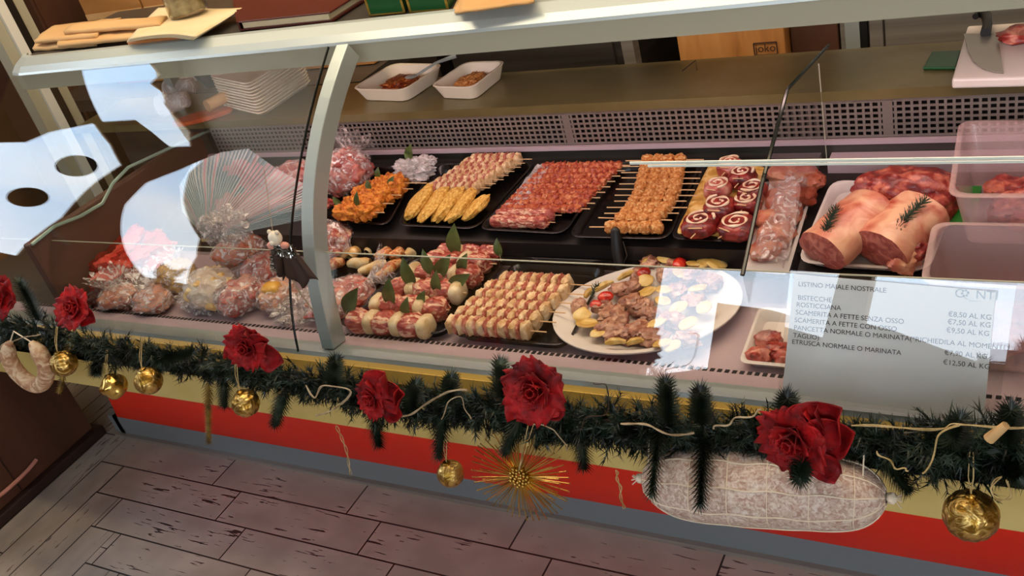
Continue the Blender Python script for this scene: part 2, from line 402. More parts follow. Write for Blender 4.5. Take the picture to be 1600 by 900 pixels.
holed_wall('wall_front', [(-4.0, 0), (2.3, 0), (2.3, 3.0), (-4.0, 3.0)], [hF1, hF2, hF3], lambda a, c, d: (a, -3.5 - d, c), .1, 'wall_wood')
# round sticker discs added outside the left openings to darken spots of the reflection
b = MB()
for (y, z, r) in ((-.76, 1.79, .1), (-.62, 2.17, .11)):
    b.lathe([(r, -.002), (r, .002)], (-3.95, y, z), 24, (1, 0, 0))
o = b.build('reflection_discs', 'disc_brown'); o['kind'] = 'structure'

# ------------------------------------------------------------------ display counter
XL, XR = -2.13, .75
counter = empty('display_counter', (-.7, .2, 0), 'long refrigerated butcher display counter with red base and curved glass', 'display counter')
CO = Vector((-.7, .2, 0))
def cpart(mb, name, m, **k): return mb.build(name, m, counter, CO, **k)
def P8(v, y): return at(800, v, y=y).z
prof = [(-.12, P8(545, -.12)), (-.165, P8(565, -.165)), (-.178, P8(571, -.178)), (-.2, P8(583, -.2)), (-.205, P8(591, -.205)), (-.212, P8(600, -.212)), (-.214, P8(601, -.214)),
        (-.222, P8(622, -.222)), (-.205, P8(634, -.205)), (-.235, P8(646, -.235)), (-.25, P8(655, -.25)), (-.25, P8(706, -.25))]
def strip(name, m, i0, i1, xl, xr, back=.02, smooth=False):
    b = MB(); pr = prof[i0:i1 + 1]; n = len(pr)
    for x in (xl, xr):
        b.add([(x, y, z) for y, z in pr] + [(x, y + back, z - .004) for y, z in pr], [(i, i + 1, n + i + 1, n + i) for i in range(n - 1)])
    b.add([(x, y, z) for x in (xl, xr) for y, z in pr], [(i, i + 1, n + i + 1, n + i) for i in range(n - 1)])
    return cpart(b, name, m, smooth=smooth)
XO = -3.1
def strip_solid(name, m, i0, i1, xl, xr, yb):
    b = MB(); pr = prof[i0:i1 + 1]; loop = pr + ([(yb, pr[-1][1]), (yb, pr[0][1])] if i0 > 1 else [(pr[-1][0], .57), (pr[0][0], .57)]); n = len(loop)
    b.add([(x, y, z) for x in (xl, xr) for y, z in loop], [(i, (i + 1) % n, n + (i + 1) % n, n + i) for i in range(n)] + [tuple(range(n))[::-1], tuple(range(n, 2 * n))])
    return cpart(b, name, m, smooth=False)
strip_solid('front_rim', 'rim_pink', 0, 1, XO + .4, XR, -.11)
strip_solid('front_rail', 'alu', 1, 4, XO + .4, XR, -.12)
strip_solid('upper_front_panel', 'yellow_panel', 4, 8, XO, XR, -.19)
strip_solid('bumper_rail', 'bumper_grey', 8, 10, XO, XR, -.13)
strip_solid('cream_front_panel', 'cream_panel', 10, 11, XO, XR, -.2)
b = MB(); b.tube([(-.48, -.252, at(1340, 700, y=-.252).z), (.6, -.252, at(1340, 700, y=-.252).z)], .012, 10); cpart(b, 'bumper_strip', 'black_rubber')
zc = prof[11][1]
# red lower panel leaning in to the kick plate
b = MB()
rb = [Vector((-2.475, 0, .078)), Vector((XR, 0, .078)), Vector((XR, -.248, zc)), Vector((-1.995, -.248, zc))]
b.hexa([p + Vector((0, .03, 0)) for p in rb], rb); o = cpart(b, 'red_front_panel', 'red_panel', smooth=False)
for k, (u0, v0, u1, v1) in enumerate(((647, 684, 661, 735),)):
    a1, a2 = at(u0, v0, y=-.25), at(u1, v1, y=-.01)
b = MB(); b.box((-2.52, 0, .0), (XR, .02, .078)); b.box((-2.5, .0, .0), (-2.48, .5, .078)); cpart(b, 'kick_plate', 'kick_steel', smooth=False)
b = MB(); b.box((-2.52, -.012, 0), (XR, 0, .012)); cpart(b, 'kick_trim', 'steel', smooth=False)
b = MB(); b.box((-2.1, .04, .05), (XR, .66, .56)); b.box((XO + .3, -.1, zc), (-2.13, .4, .56)); cpart(b, 'cabinet_body', 'steel_dark', smooth=False)
# decks
b = MB(); b.box((XL, -.12, .565), (XR, .17, DZ)); cpart(b, 'front_deck', 'rim_pink', smooth=False)
b = MB(); b.hexa([(XL, .17, .56), (XR, .17, .56), (XR, .46, .56), (XL, .46, .56)], [(XL, .17, .645), (XR, .17, .645), (XR, .46, .706), (XL, .46, .706)]); b.hexa([(-.41, .09, .56), (XR, .09, .56), (XR, .17, .56), (-.41, .17, .56)], [(-.41, .09, .628), (XR, .09, .628), (XR, .17, .645), (-.41, .17, .645)]); cpart(b, 'rear_deck', 'deck_dark', smooth=False)
b = MB()
x = -2.3
while x < XR:
    b.hexa([(x, -.131, .59), (x + .0075, -.131, .59), (x + .0075, -.1215, .59), (x, -.1215, .59)], [(x, -.131, .5989), (x + .0075, -.131, .5989), (x + .0075, -.1215, .5973), (x, -.1215, .5973)]); x += .0125
cpart(b, 'air_slots', 'black_rubber', smooth=False)
b = MB(); b.box((XL, .432, .64), (XR, .45, .735)); cpart(b, 'back_wall', 'steel_dark', smooth=False)
b = MB(); b.box((XL, .422, .732), (XR, .432, .741)); cpart(b, 'light_ledge', 'rim_pink', smooth=False)
b = MB(); b.box((-.405, .385, .69), (XR, .43, .712)); cpart(b, 'rear_ledge', 'rim_pink', smooth=False)
# grille: perforated sheet with real square holes
zb, zt = .741, .838
gx0, gx1 = -2.06, XR
cell = .0142
nx, nz = int((gx1 - gx0) / cell), 6
b = MB()
def gbar(x0, x1, z0, z1): b.box((x0, .43, z0), (x1, .4325, z1))
z0h = .745; ch = .0118
for j in range(nz + 1):
    zz = z0h + j * ch; gbar(gx0, gx1, zz - .0021, zz + .0021)
gbar(gx0, gx1, z0h + nz * ch + .002, .836)
for i in range(nx + 1):
    xx = gx0 + i * cell
    wdt = .0024
    if i % 47 == 30: wdt = .009
    b.box((xx - wdt, .4305, z0h), (xx + wdt, .4322, z0h + nz * ch))
o = cpart(b, 'back_grille', 'grille_steel', smooth=False)
b = MB(); b.box((XL, .47, .70), (XR, .475, .836)); cpart(b, 'grille_backing', 'black_rubber', smooth=False)
b = MB(); b.box((-2.62, .425, .836), (XR, .635, .842)); b.box((-2.62, .425, .822), (XR, .43, .836)); cpart(b, 'work_shelf', 'worktop_steel', smooth=False)
b = MB(); b.box((-2.62, .55, .05), (XR, .62, .835)); cpart(b, 'rear_body', 'steel_dark', smooth=False)
# end panel
b = MB(); b.box((-2.13, -.17, .585), (-2.105, .43, .812)); cpart(b, 'end_panel', 'end_brown', smooth=False, bevel=.004)
# top rail
b = MB()
rp = [(.205, 1.052), (.205, 1.092), (.198, 1.094), (.2, 1.1), (.215, 1.112), (.245, 1.124), (.262, 1.124), (.262, 1.116), (.215, 1.052)]
n = len(rp); xs = [-2.45, -2.43, -2.39, XR]
vs = []
for i, x in enumerate(xs):
    for y, z in rp: vs.append((x, y + (.03 if i == 0 else .01 if i == 1 else 0), z))
b.add(vs, [(i * n + k, i * n + (k + 1) % n, (i + 1) * n + (k + 1) % n, (i + 1) * n + k) for i in range(3) for k in range(n)] + [tuple(range(n))[::-1], tuple(range(3 * n, 4 * n))])
b.mi = []
for i in range(3):
    for k in range(n): b.mi.append(1 if k == 0 else 0)
b.mi += [0, 0]
cpart(b, 'top_rail', ['alu_rail', 'beige_fascia'], smooth=False)
b = MB(); b.box((-2.45, .255, 1.108), (XR, .62, 1.116)); cpart(b, 'top_shelf', 'steel_dark', smooth=False)
b = MB(); b.tube([(-2.0, .262, 1.04), (XR, .262, 1.04)], .008, 8); cpart(b, 'lamp_tube', 'white_plastic')
for xx in (-2.3, .6):
    b = MB(); b.box((xx, .55, .842), (xx + .03, .58, 1.11)); cpart(b, 'shelf_support', 'alu', smooth=False)
# curved glass, left bay
def gy(z): return 1.2 * z * z - 1.23 * z + .1
def gpane(x0, x1, z0, z1, th=.005, n=40):
    b = MB(); R0 = []
    for i in range(n + 1):
        z = z0 + (z1 - z0) * i / n; y = gy(z); g = 2.4 * z - 1.23; nn = Vector((0, -1, g)).normalized()
        R0.append((Vector((0, y, z)), Vector((0, y, z)) - nn * th))
    def X(p, x): return (x, p.y, p.z)
    m = n + 1
    b.add([X(p, x) for x in (x0, x1) for p, q in R0], [(i, i + 1, m + i + 1, m + i) for i in range(n)])
    b.add([X(q, x) for x in (x0, x1) for p, q in R0], [(i, m + i, m + i + 1, i + 1) for i in range(n)])
    return b, R0
b, R0 = gpane(-2.42, -1.342, .605, 1.096)
o = cpart(b, 'curved_glass', 'glass', noauto=True)
b = MB()
for x in (-1.342,):
    b.add([(x, p.y, p.z) for p, q in R0] + [(x, q.y, q.z) for p, q in R0] + [(x + .002, p.y, p.z) for p, q in R0] + [(x + .002, q.y, q.z) for p, q in R0],
          [f for i in range(len(R0) - 1) for f in ((i, i + 1, len(R0) + i + 1, len(R0) + i), (2 * len(R0) + i, 2 * len(R0) + i + 1, 3 * len(R0) + i + 1, 3 * len(R0) + i), (i, i + 1, 2 * len(R0) + i + 1, 2 * len(R0) + i))])
cpart(b, 'glass_edge_seal', 'glass_edge')
# curved upright post
b = MB()
def ppy(z): return ((1.9102 * z - 3.40816) * z + 2.19649) * z - .69627
pp = [(ppy(.61 + .5 * i / 22), .61 + .5 * i / 22) for i in range(23)]
pw = []
for i, (y, z) in enumerate(pp):
    a = Vector(pp[max(0, i - 1)]); c = Vector(pp[min(len(pp) - 1, i + 1)]); t = (c - a).normalized(); nn = Vector((t.y, -t.x))
    pw.append((Vector((y, z)), Vector((y, z)) + nn * .042))
m = len(pp); W = .03
vs = [(xx, q.x, q.y) for xx in (-1.285, -1.285 + W) for pr in pw for q in pr]
fs = []
for i in range(m - 1):
    a = 2 * i; o2 = 2 * m
    fs += [(a, a + 2, a + 3, a + 1), (o2 + a, o2 + a + 1, o2 + a + 3, o2 + a + 2), (a, o2 + a, o2 + a + 2, a + 2), (a + 1, a + 3, o2 + a + 3, o2 + a + 1)]
b.add(vs, fs); cpart(b, 'curved_post', 'alu', smooth=False, bevel=.002)
# inner flat straight guard panes (front), right of the seal
g0, g1 = Vector((0, -.204, .606)), Vector((0, -.114, .79))
def gflat(x0, x1, th=.004):
    b = MB(); n = Vector((0, -.894, .447)) * th
    q = [Vector((x0, g0.y, g0.z)), Vector((x1, g0.y, g0.z)), Vector((x1, g1.y, g1.z)), Vector((x0, g1.y, g1.z))]
    b.add(q, [(0, 1, 2, 3)]); b.add([p - n for p in q], [(0, 3, 2, 1)]); return b
cpart(gflat(-1.338, XR), 'front_guard_glass', 'glass', smooth=False)
b = MB(); b.box((-2.35, g1.y - .0005, g1.z - .0008), (XR, g1.y + .002, g1.z + .0008)); cpart(b, 'guard_glass_edge', 'beige_fascia', smooth=False)
# divider glass
xd = -.415
dv = [(-.11, .60), (at(1160, 430, x=xd).y, at(1160, 430, x=xd).z), (at(1190, 290, x=xd).y, at(1190, 290, x=xd).z), (at(1230, 140, x=xd).y, at(1230, 140, x=xd).z), (at(1296, 68, x=xd).y - .01, at(1296, 68, x=xd).z)]
b = MB(); dl = [(xd, y, z) for y, z in dv] + [(xd, .428, dv[-1][1]), (xd, .428, .66)]
b.add(dl, [tuple(range(len(dl)))]); cpart(b, 'divider_glass', 'plexi', smooth=False)
b = MB(); b.tube([(xd, y, z) for y, z in dv[1:]], .0034, 6); cpart(b, 'divider_edge', 'glass_edge')
b = MB(); b.tube([(xd, .426, .66), (xd, .426, dv[-1][1])], .0012, 5); cpart(b, 'divider_rear_edge', 'beige_fascia')
b = MB(); b.tube([at(u, v, x=-2.1) for u, v in ((330, 203), (262, 233), (200, 262), (176, 287), (160, 318), (126, 338), (85, 354), (50, 382))], .0045, 6); cpart(b, 'end_glass_edge', 'green_glass_edge')
# bright strips standing in for a lamp reflection above the right trays
pL, pR = at(985, 257, y=.02), at(1600, 243, y=.02)
b = MB(); zz = (pL.z + pR.z) / 2; b.box((pL.x, .018, zz - .0022), (XR, .0205, zz + .0022)); cpart(b, 'lamp_streak', 'lamp_streak_white', smooth=False)
b = MB(); b.box((pL.x + .03, .0205, zz - .009), (XR, .022, zz - .005)); cpart(b, 'lamp_streak_lower', 'lamp_streak_white', smooth=False)

# ------------------------------------------------------------------ price sheet
def gp(u, v, off=.006):
    n = Vector((0, -.894, .447)); return atp(u, v, g0 + n * off, n)
sh = [gp(1222, 614), gp(1537, 655), gp(1556, 456), gp(1241, 428)]
sheet = empty('price_sheet', sh[0], 'white printed pork price list in a clear holder leaning on the front glass', 'sign')
b = MB(); nn = Vector((0, -.894, .447))
b.hexa([p - nn * .0012 for p in sh], sh); sheet_p = b.build('paper', 'white_paper', sheet, sh[0], smooth=False)
ex, ey = (sh[1] - sh[0]), (sh[3] - sh[0])
b = MB(); m_ = .006
def S(a, c, off=0.0): return sh[0] + ex * a + ey * c + nn * off
b.hexa([S(-.02, -.03, .002), S(1.06, -.03, .002), S(1.06, 1.03, .002), S(-.02, 1.03, .002)], [S(-.02, -.03, .0035), S(1.06, -.03, .0035), S(1.06, 1.03, .0035), S(-.02, 1.03, .0035)])
b.build('clear_holder', 'plexi', sheet, sh[0], smooth=False)
def text(s, a, c, size, m='text_ink', parent=sheet, org=None, X=None, Y=None, P=None, align='LEFT', name='lettering'):
    cu = bpy.data.curves.new(name, 'FONT'); cu.body = s; cu.size = size; cu.align_x = align; cu.materials.append(MATS[m])
    tmp = bpy.data.objects.new(name, cu); COL.objects.link(tmp); bpy.context.view_layer.update()
    me = bpy.data.meshes.new_from_object(tmp.evaluated_get(bpy.context.evaluated_depsgraph_get())); COL.objects.unlink(tmp); bpy.data.objects.remove(tmp)
    o = bpy.data.objects.new(name, me); COL.objects.link(o)
    X = (X or ex).normalized(); Yv = (Y or ey); Yv = (Yv - X * Yv.dot(X)).normalized(); Z = X.cross(Yv)
    mw = Matrix((X, Yv, Z)).transposed().to_4x4(); pos = P if P is not None else S(a, c, .0008)
    o.parent = parent; mw.translation = pos - (org if org is not None else sh[0]); o.matrix_local = mw; return o
H_ = .0099
for s, u, v in (('LISTINO MAIALE NOSTRALE', 1247, 447), ('BISTECCHE', 1246, 468), ('ROSTICCIANA', 1244, 479), ('SCAMERITA A FETTE SENZA OSSO', 1243, 491), ('SCAMERITA A FETTE CON OSSO', 1241, 503),
                ('PANCETTA NORMALE O MARINATA(*RICHIEDILA AL MOMENTO', 1240, 515), ('TAGLIO)', 1239, 527), ('ETRUSCA NORMALE O MARINATA', 1237, 537)):
    text(s, 0, 0, H_, P=gp(u, v, .0068))
for s, u, v in (('€8,50 AL KG', 1481, 494), ('€7,50 AL KG', 1480, 506), ('€9,50 AL KG', 1478, 519), ('€7,90 AL KG', 1475, 554), ('€12,50 AL KG', 1473, 569)):
    text(s, 0, 0, H_, P=gp(u, v, .0068))
text('C   NTI', 0, 0, .017, 'logo_ink', P=gp(1491, 464, .0068))
b = MB()
for k in range(7):
    c = gp(1508 + 3 * math.cos(k) * 1.6, 458 + 3.5 * math.sin(k) * 1.3, .0068); b.lathe([(.0016, 0), (.0016, .0002)], c, 8, nn)
b.tube([gp(1506, 464, .0068), gp(1512, 468, .0068)], .0004, 4)
b.tube([gp(1513, 470, .0068), gp(1533, 471, .0068)], .0003, 4)
b.build('grape_emblem', 'logo_ink', sheet, sh[0])

# ------------------------------------------------------------------ containers
def quad_dish(b, c, depth, slope, lip=.004, th=.003, down=Vector((0, 0, -1)), r=.14, seg=5):
    """rounded four-cornered dish from its four rim corners; returns nothing, adds to b"""
    c = [Vector(p) for p in c]; ctr = sum(c, Vector()) / 4
    def ring(k, off):
        pts = []
        for i in range(4):
            p = ctr + (c[i] - ctr) * k; pa = ctr + (c[i - 1] - ctr) * k; pb = ctr + (c[(i + 1) % 4] - ctr) * k
            L = min((pa - p).length, (pb - p).length) * r
            a = p + (pa - p).normalized() * L; d = p + (pb - p).normalized() * L
            for s_ in range(seg + 1):
                t = s_ / seg; pts.append((a * (1 - t) + p * t) * (1 - t) + (p * (1 - t) + d * t) * t + down * off)
        return pts
    W_ = min((c[1] - c[0]).length, (c[2] - c[1]).length)
    k1 = 1 - 2 * slope / W_; kt = 2 * th / W_; kl = 2 * lip / W_
    rings = [ring(k1, depth), ring(1, .001), ring(1 + kl, .001), ring(1 + kl, 0), ring(1, -.0008), ring(1 - kt, 0), ring(k1 - kt, depth - th)]
    n = len(rings[0]); vs = [p for R_ in rings for p in R_]
    fs = [(i * n + k, i * n + (k + 1) % n, (i + 1) * n + (k + 1) % n, (i + 1) * n + k) for i in range(len(rings) - 1) for k in range(n)]
    fs += [tuple(range(n))[::-1], tuple((len(rings) - 1) * n + k for k in range(n))]
    b.add(vs, fs)
def tray(name, corners, m, label, cat='tray', depth=.018, slope=.008, group=None, down=Vector((0, 0, -1)), **k):
    cc = sum(corners, Vector()) / 4; corners = [p + (cc - p).normalized() * .006 for p in corners]
    b = MB(); quad_dish(b, corners, depth, slope, down=down, th=.002, **k)
    o = b.build(name, m, None, corners[0]); return tag(o, label, cat, group)
DN = -RN
def clampy(p, ym): return Vector((p.x, max(-.110, min(p.y, ym)), p.z - max(0, p.y - ym) * (.21 if ym > .3 else 0)))
def rq(*uv, h=.022): return [clampy(rear(u, v, h), .404) for u, v in uv]
def fq(*uv, h=.02): return [clampy(front(u, v, h), .162) for u, v in uv]

T1 = rq((498, 344), (607, 352), (655, 262), (560, 258)); tray('food_tray', T1, 'tray_black', 'black tray of orange breaded chicken skewers beside the curved post', down=DN)
T2 = rq((618, 352), (745, 358), (842, 247), (690, 243)); tray('food_tray', T2, 'tray_black', 'black tray of bread skewers and yellow cutlets in the back row', down=DN)
T3 = rq((745, 358), (882, 366), (960, 252), (846, 247)); tray('food_tray', T3, 'tray_black', 'black tray of thin red meat skewers in the back row', down=DN)
T4 = rq((886, 370), (1046, 374), (1098, 250), (964, 250)); tray('food_tray', T4, 'tray_black', 'black tray of sesame coated roll skewers in the back row', down=DN)
T5 = rq((1048, 372), (1160, 378), (1206, 254), (1102, 252)); tray('food_tray', T5, 'tray_black', 'black tray of spiral stuffed roulades beside the glass divider', down=DN)
T6 = [Vector((min(p.x, -.419), p.y, p.z)) for p in rq((1163, 418), (1237, 424), (1312, 268), (1212, 262))]; tray('food_tray', T6, 'white_plastic', 'narrow white tray of marinated meat right of the glass divider', down=DN)
T7 = [Vector((max(p.x, -.408), p.y, p.z)) for p in rq((1240, 410), (1452, 424), (1500, 292), (1300, 280))]; tray('food_tray', T7, 'white_plastic', 'wide white tray holding rolled pork loins with rosemary', down=DN)
F1 = fq((480, 420), (565, 462), (665, 388), (548, 378)); tray('food_tray', F1, 'tray_black', 'black tray of stuffed pastry rolls beside the curved post')
F2 = fq((520, 512), (684, 534), (795, 404), (652, 396)); tray('food_tray', F2, 'tray_black', 'black tray of bacon wrapped rolls with bay leaves')
F3 = fq((696, 532), (880, 552), (950, 416), (806, 406)); tray('food_tray', F3, 'tray_black', 'black tray of bread and ham skewers in the front row')
F4 = fq((1152, 572), (1262, 584), (1290, 486), (1186, 480)); tray('food_tray', F4, 'white_plastic', 'small white tray of dark meat half hidden by the price list')
# raised dark boxes behind the front row
for q, lb in ((((800, 405), (955, 413), (968, 396), (815, 390)), 'empty black tray behind the bread and ham skewers'),):
    tray('empty_tray', fq(*q, h=.03), 'tray_black', lb, depth=.028)

# ------------------------------------------------------------------ skewers
def skewer(label, group, p, length, stick, pieces, name='meat_skewer', rotz=0, tilt=0):
    p = p + Vector((0, 0, .004))
    """p: centre of the meat; pieces: list of (x offset, part name, mesh, material)"""
    e = empty(name, p, label, 'skewer', group); e.rotation_euler = (0, tilt, rotz)
    b = MB(); b.tube([(stick[0], 0, 0), (stick[1], 0, 0)], .0013, 6); b.build('stick', 'stick', e)
    for x, nm, me in pieces:
        o = bpy.data.objects.new(nm, me); COL.objects.link(o); o.parent = e; o.location = (x, 0, 0)
    return e
def lumpmesh(name, m, size, n=6, amp=.15, freq=2.2, p=3, nu=16, nv=11, **k):
    out = []
    for i in range(n):
        b = MB(); b.lump((0, 0, 0), size, seed=i + len(name), amp=amp, freq=freq, p=p, nu=nu, nv=nv, **k)
        o = b.build(name, m); me = o.data; bpy.data.objects.remove(o); out.append(me)
    return out
Mbread = lumpmesh('bread_slice', 'bread', (.0088, .0158, .0168), amp=.22, p=4)
Mham = lumpmesh('ham_slice', 'thin_meat', (.0042, .0172, .0182), amp=.3, p=3)
Mcube = lumpmesh('meat_cube', 'skewer_red', (.009, .0118, .0075), amp=.45)
Mchick = lumpmesh('breaded_chunk', 'breaded', (.022, .021, .018), amp=.5, freq=2.0, nu=24, nv=16)
Mroll = lumpmesh('sesame_roll', 'sesame', (.0135, .0125, .0125), amp=.26, p=2.8)
Mbacon = lumpmesh('bacon_roll', 'bacon', (.024, .0235, .0225), amp=.2, p=2.6, nu=26, nv=16)
Mlard = lumpmesh('lard_roll', 'lard', (.012, .0225, .0215), amp=.06, p=3.4, nu=24)
def bread_skewer(label, group, p, n=5, w=.0235, stick=(-.05, .075), rotz=0):
    pc = []
    for i in range(n):
        x = (i - (n - 1) / 2) * w
        pc.append((x, 'bread_slice', rnd.choice(Mbread)))
        if i < n - 1: pc.append((x + w / 2, 'ham_slice', rnd.choice(Mham)))
    return skewer(label, group, p, 0, stick, pc, 'bread_skewer', rotz)
def lerp(a, b, t): return a + (b - a) * t
# T2 rear: bread skewers seen from the back row
a0, a1 = rear(712, 296, .034), rear(775, 252, .034)
N = 8
for i in range(N):
    bread_skewer(f'{ORD[i]} bread and meat skewer from the front, behind the yellow cutlets', 'bread skewers behind the yellow cutlets', lerp(a0, a1, i / (N - 1)) + Vector((U(-.003, .003), 0, 0)), 7, stick=(-.09, .115)).scale = (.82, .82, .82)
# F3: front row bread skewers
a0, a1 = front(764, 514, .03), front(838, 444, .03)
for i in range(6):
    bread_skewer(f'{ORD[i]} bread and ham skewer from the front, beside the oval platter', 'bread and ham skewers beside the oval platter', lerp(a0, a1, i / 5), 8 if i < 5 else 7, stick=(-.10, .125))
# T3 thin red skewers
a0, a1 = rear(842, 328, .02), rear(905, 262, .02)
for i in range(9):
    pc = [((k - 6) * .0145, 'meat_cube', rnd.choice(Mcube)) for k in range(13)]
    skewer(f'{ORD[i]} thin red meat skewer from the front in its black tray', 'thin red meat skewers', lerp(a0, a1, i / 8) + Vector((.006, 0, 0)), 0, (-.095, .115), pc)
for i, (u, v) in enumerate(((812, 349), (822, 338))):
    pc = [((k - 2.5) * .028, 'bacon_roll', rnd.choice(Mbacon)) for k in range(6)]
    e = skewer(('frontmost', 'second')[i] + ' bacon wrapped skewer in front of the thin red skewers', 'bacon skewers before the thin red ones', rear(u, v, .02), 0, (-.09, .115), pc)
    e.scale = (.75, .55, .6)
# T4 sesame rolls
rows = [(982, 358), (997, 345), (1006, 336), (1014, 327), (1020, 317), (1024, 308), (1028, 299), (1030, 290), (1032, 281), (1034, 272), (1036, 262), (1038, 253)]
for i, (u, v) in enumerate(rows):
    pc = [((k - 1.5) * .024, 'sesame_roll', rnd.choice(Mroll)) for k in range(4 if i else 5)]
    skewer(f'{ORD[i]} sesame coated roll skewer from the front', 'sesame coated roll skewers', rear(u, v, .028), 0, (-.085 + U(-.008, .004), .08 + U(-.01, .01)), pc, 'sesame_skewer', U(-.03, .03))
# T1 orange chicken
for i, (u, v) in enumerate(((556, 334), (570, 320), (584, 306), (602, 296), (622, 288))):
    pc = [((k - 1) * .034, 'breaded_chunk', rnd.choice(Mchick)) for k in range(3 if i != 4 else 2)]
    skewer(f'{ORD[i]} orange breaded chicken skewer from the front', 'orange breaded chicken skewers', rear(u, v, .034), 0, (-.062, .085), pc, 'chicken_skewer', U(-.08, .02))
# leaves
def leaf(p, d, up, L=.055, W_=.019, label=None, group=None, fold=.3):
    d = Vector(d).normalized(); up = Vector(up); sd = d.cross(up).normalized(); nr = sd.cross(d)
    b = MB()
    def fn(s, t):
        w_ = math.sin(PI * min(1, t ** .85)) * W_ * .5 * (1 if t < .97 else .3)
        x = (s - .5) * 2 * w_
        return d * (t * L) + sd * x + nr * (abs(x) * fold + .006 * math.sin(t * 2.6))
    b.grid(fn, 5, 11); o = b.build('bay_leaf', 'bay', None, (0, 0, 0)); o.location = p
    if label: tag(o, label, 'leaf', group)
    b2 = MB(); b2.tube([d * (-.01), d * (L * .5) + nr * .004, d * L * .95 + nr * .002], .0007, 5); b2.build('leaf_rib', 'stick', o)
    return o
# F2 bacon roll rows
rows = [((610, 508), 'BLBLBL'), ((640, 482), 'LBBLB'), ((668, 456), 'BLBBL'), ((694, 432), 'LBBLB'), ((716, 412), 'BBLB'), ((736, 396), 'BLBB')]
for i, ((u, v), seq) in enumerate(rows):
    pc = []; W_ = sum(.019 if c == 'L' else .038 for c in seq); x = -W_ / 2
    for c in seq:
        w_ = .019 if c == 'L' else .038; pc.append((x + w_ / 2, 'lard_roll' if c == 'L' else 'bacon_roll', rnd.choice(Mlard if c == 'L' else Mbacon))); x += w_
    skewer(f'{ORD[i]} row from the front of bacon wrapped rolls under bay leaves', 'rows of bacon wrapped rolls', front(u, v, .026), 0, (-.085, .085), pc, 'bacon_roll_skewer').scale = (1.16, 1.12, 1.0)
LV = [((540, 487), (556, 458)), ((611, 476), (610, 443)), ((633, 492), (637, 470)), ((648, 447), (634, 412)), ((656, 474), (663, 458)), ((678, 428), (665, 398)), ((682, 430), (700, 405)), ((684, 456), (683, 430)),
      ((700, 445), (728, 432)), ((718, 424), (728, 402)), ((712, 397), (711, 360)), ((782, 398), (778, 378))]
wh = ['at the front left corner', 'standing behind the front row', 'beside the second white fat band', 'leaning over the second row', 'small, low in the third row', 'leaning left in the fourth row', 'half tucked behind the fourth row',
      'upright in the middle', 'lying flat in the middle', 'near the right edge', 'tall and upright at the back', 'at the far right corner']
for i, ((u0, v0), (u1, v1)) in enumerate(LV):
    p = front(u0, v0 + 4, .034); q = at(u1, v1, y=p.y + .008)
    d = q - p; leaf(p, d, (.2, -1, .4), max(.036, d.length * 1.3), max(.02, d.length * .55), f'green bay leaf {wh[i]} of the bacon roll tray', 'bay leaves on the bacon rolls')
for i, ((u0, v0), (u1, v1), w_) in enumerate((((536, 322), (522, 308), 'left side'), ((560, 325), (559, 300), 'middle'), ((580, 298), (576, 285), 'back row'), ((592, 280), (592, 262), 'far end'), ((608, 292), (616, 276), 'right side'))):
    p = rear(u0, v0, .05); q = at(u1, v1, y=p.y + .008); d = q - p
    leaf(p, d, (.2, -1, .4), max(.028, d.length * 1.1), .016, f'dark bay leaf in the {w_} of the orange chicken skewers', 'bay leaves on the chicken skewers')
p = rear(640, 250, .04); leaf(p, at(643, 228, y=p.y) - p, (.1, -1, .3), .05, .024, 'olive bay leaf standing behind the crumpled white bag', 'bay leaves at the white bag')
p = rear(652, 254, .04); leaf(p, at(634, 240, y=p.y) - p, (.1, -1, .3), .04, .02, 'curled bay leaf leaning beside the crumpled white bag', 'bay leaves at the white bag')

# cutlets
cl = [((640, 342), (672, 300)), ((662, 345), (695, 302)), ((684, 346), (716, 303)), ((706, 346), (738, 306)), ((730, 345), (760, 316))]
for i, ((u0, v0), (u1, v1)) in enumerate(cl):
    p, q = rear(u0, v0, .012), rear(u1, v1, .03); c = (p + q) / 2; L = (q - p).length
    b = MB(); rot = (q - p).to_track_quat('X', 'Z').to_matrix() @ Matrix.Rotation(-.28, 3, 'X')
    b.lump((0, 0, 0), (L * .66, .034, .012), rot, i + 3, .2, 1.6, 2.3, 36, 20)
    b.build('breaded_cutlet', 'cutlet_crumb', None).location = c + Vector((0, 0, .01))
    tag(bpy.context.scene.objects[-1] if False else COL.objects[-1], f'{ORD[i]} yellow breaded cutlet from the left, lying on its neighbours', 'cutlet', 'yellow breaded cutlets')
# pale plastic film under the red skewers
b = MB()
A = rq((770, 345), (800, 345), (862, 256), (840, 256), h=.03)
b.grid(lambda s, t: lerp(lerp(A[0], A[1], s), lerp(A[3], A[2], s), t) + Vector((0, 0, .004 * noise.noise(Vector((s * 4, t * 9, 1))))), 8, 20)
tag(b.build('plastic_sheet', 'film_dense', None, A[0]), 'clear plastic sheet at the left edge of the thin red skewers', 'plastic sheet')

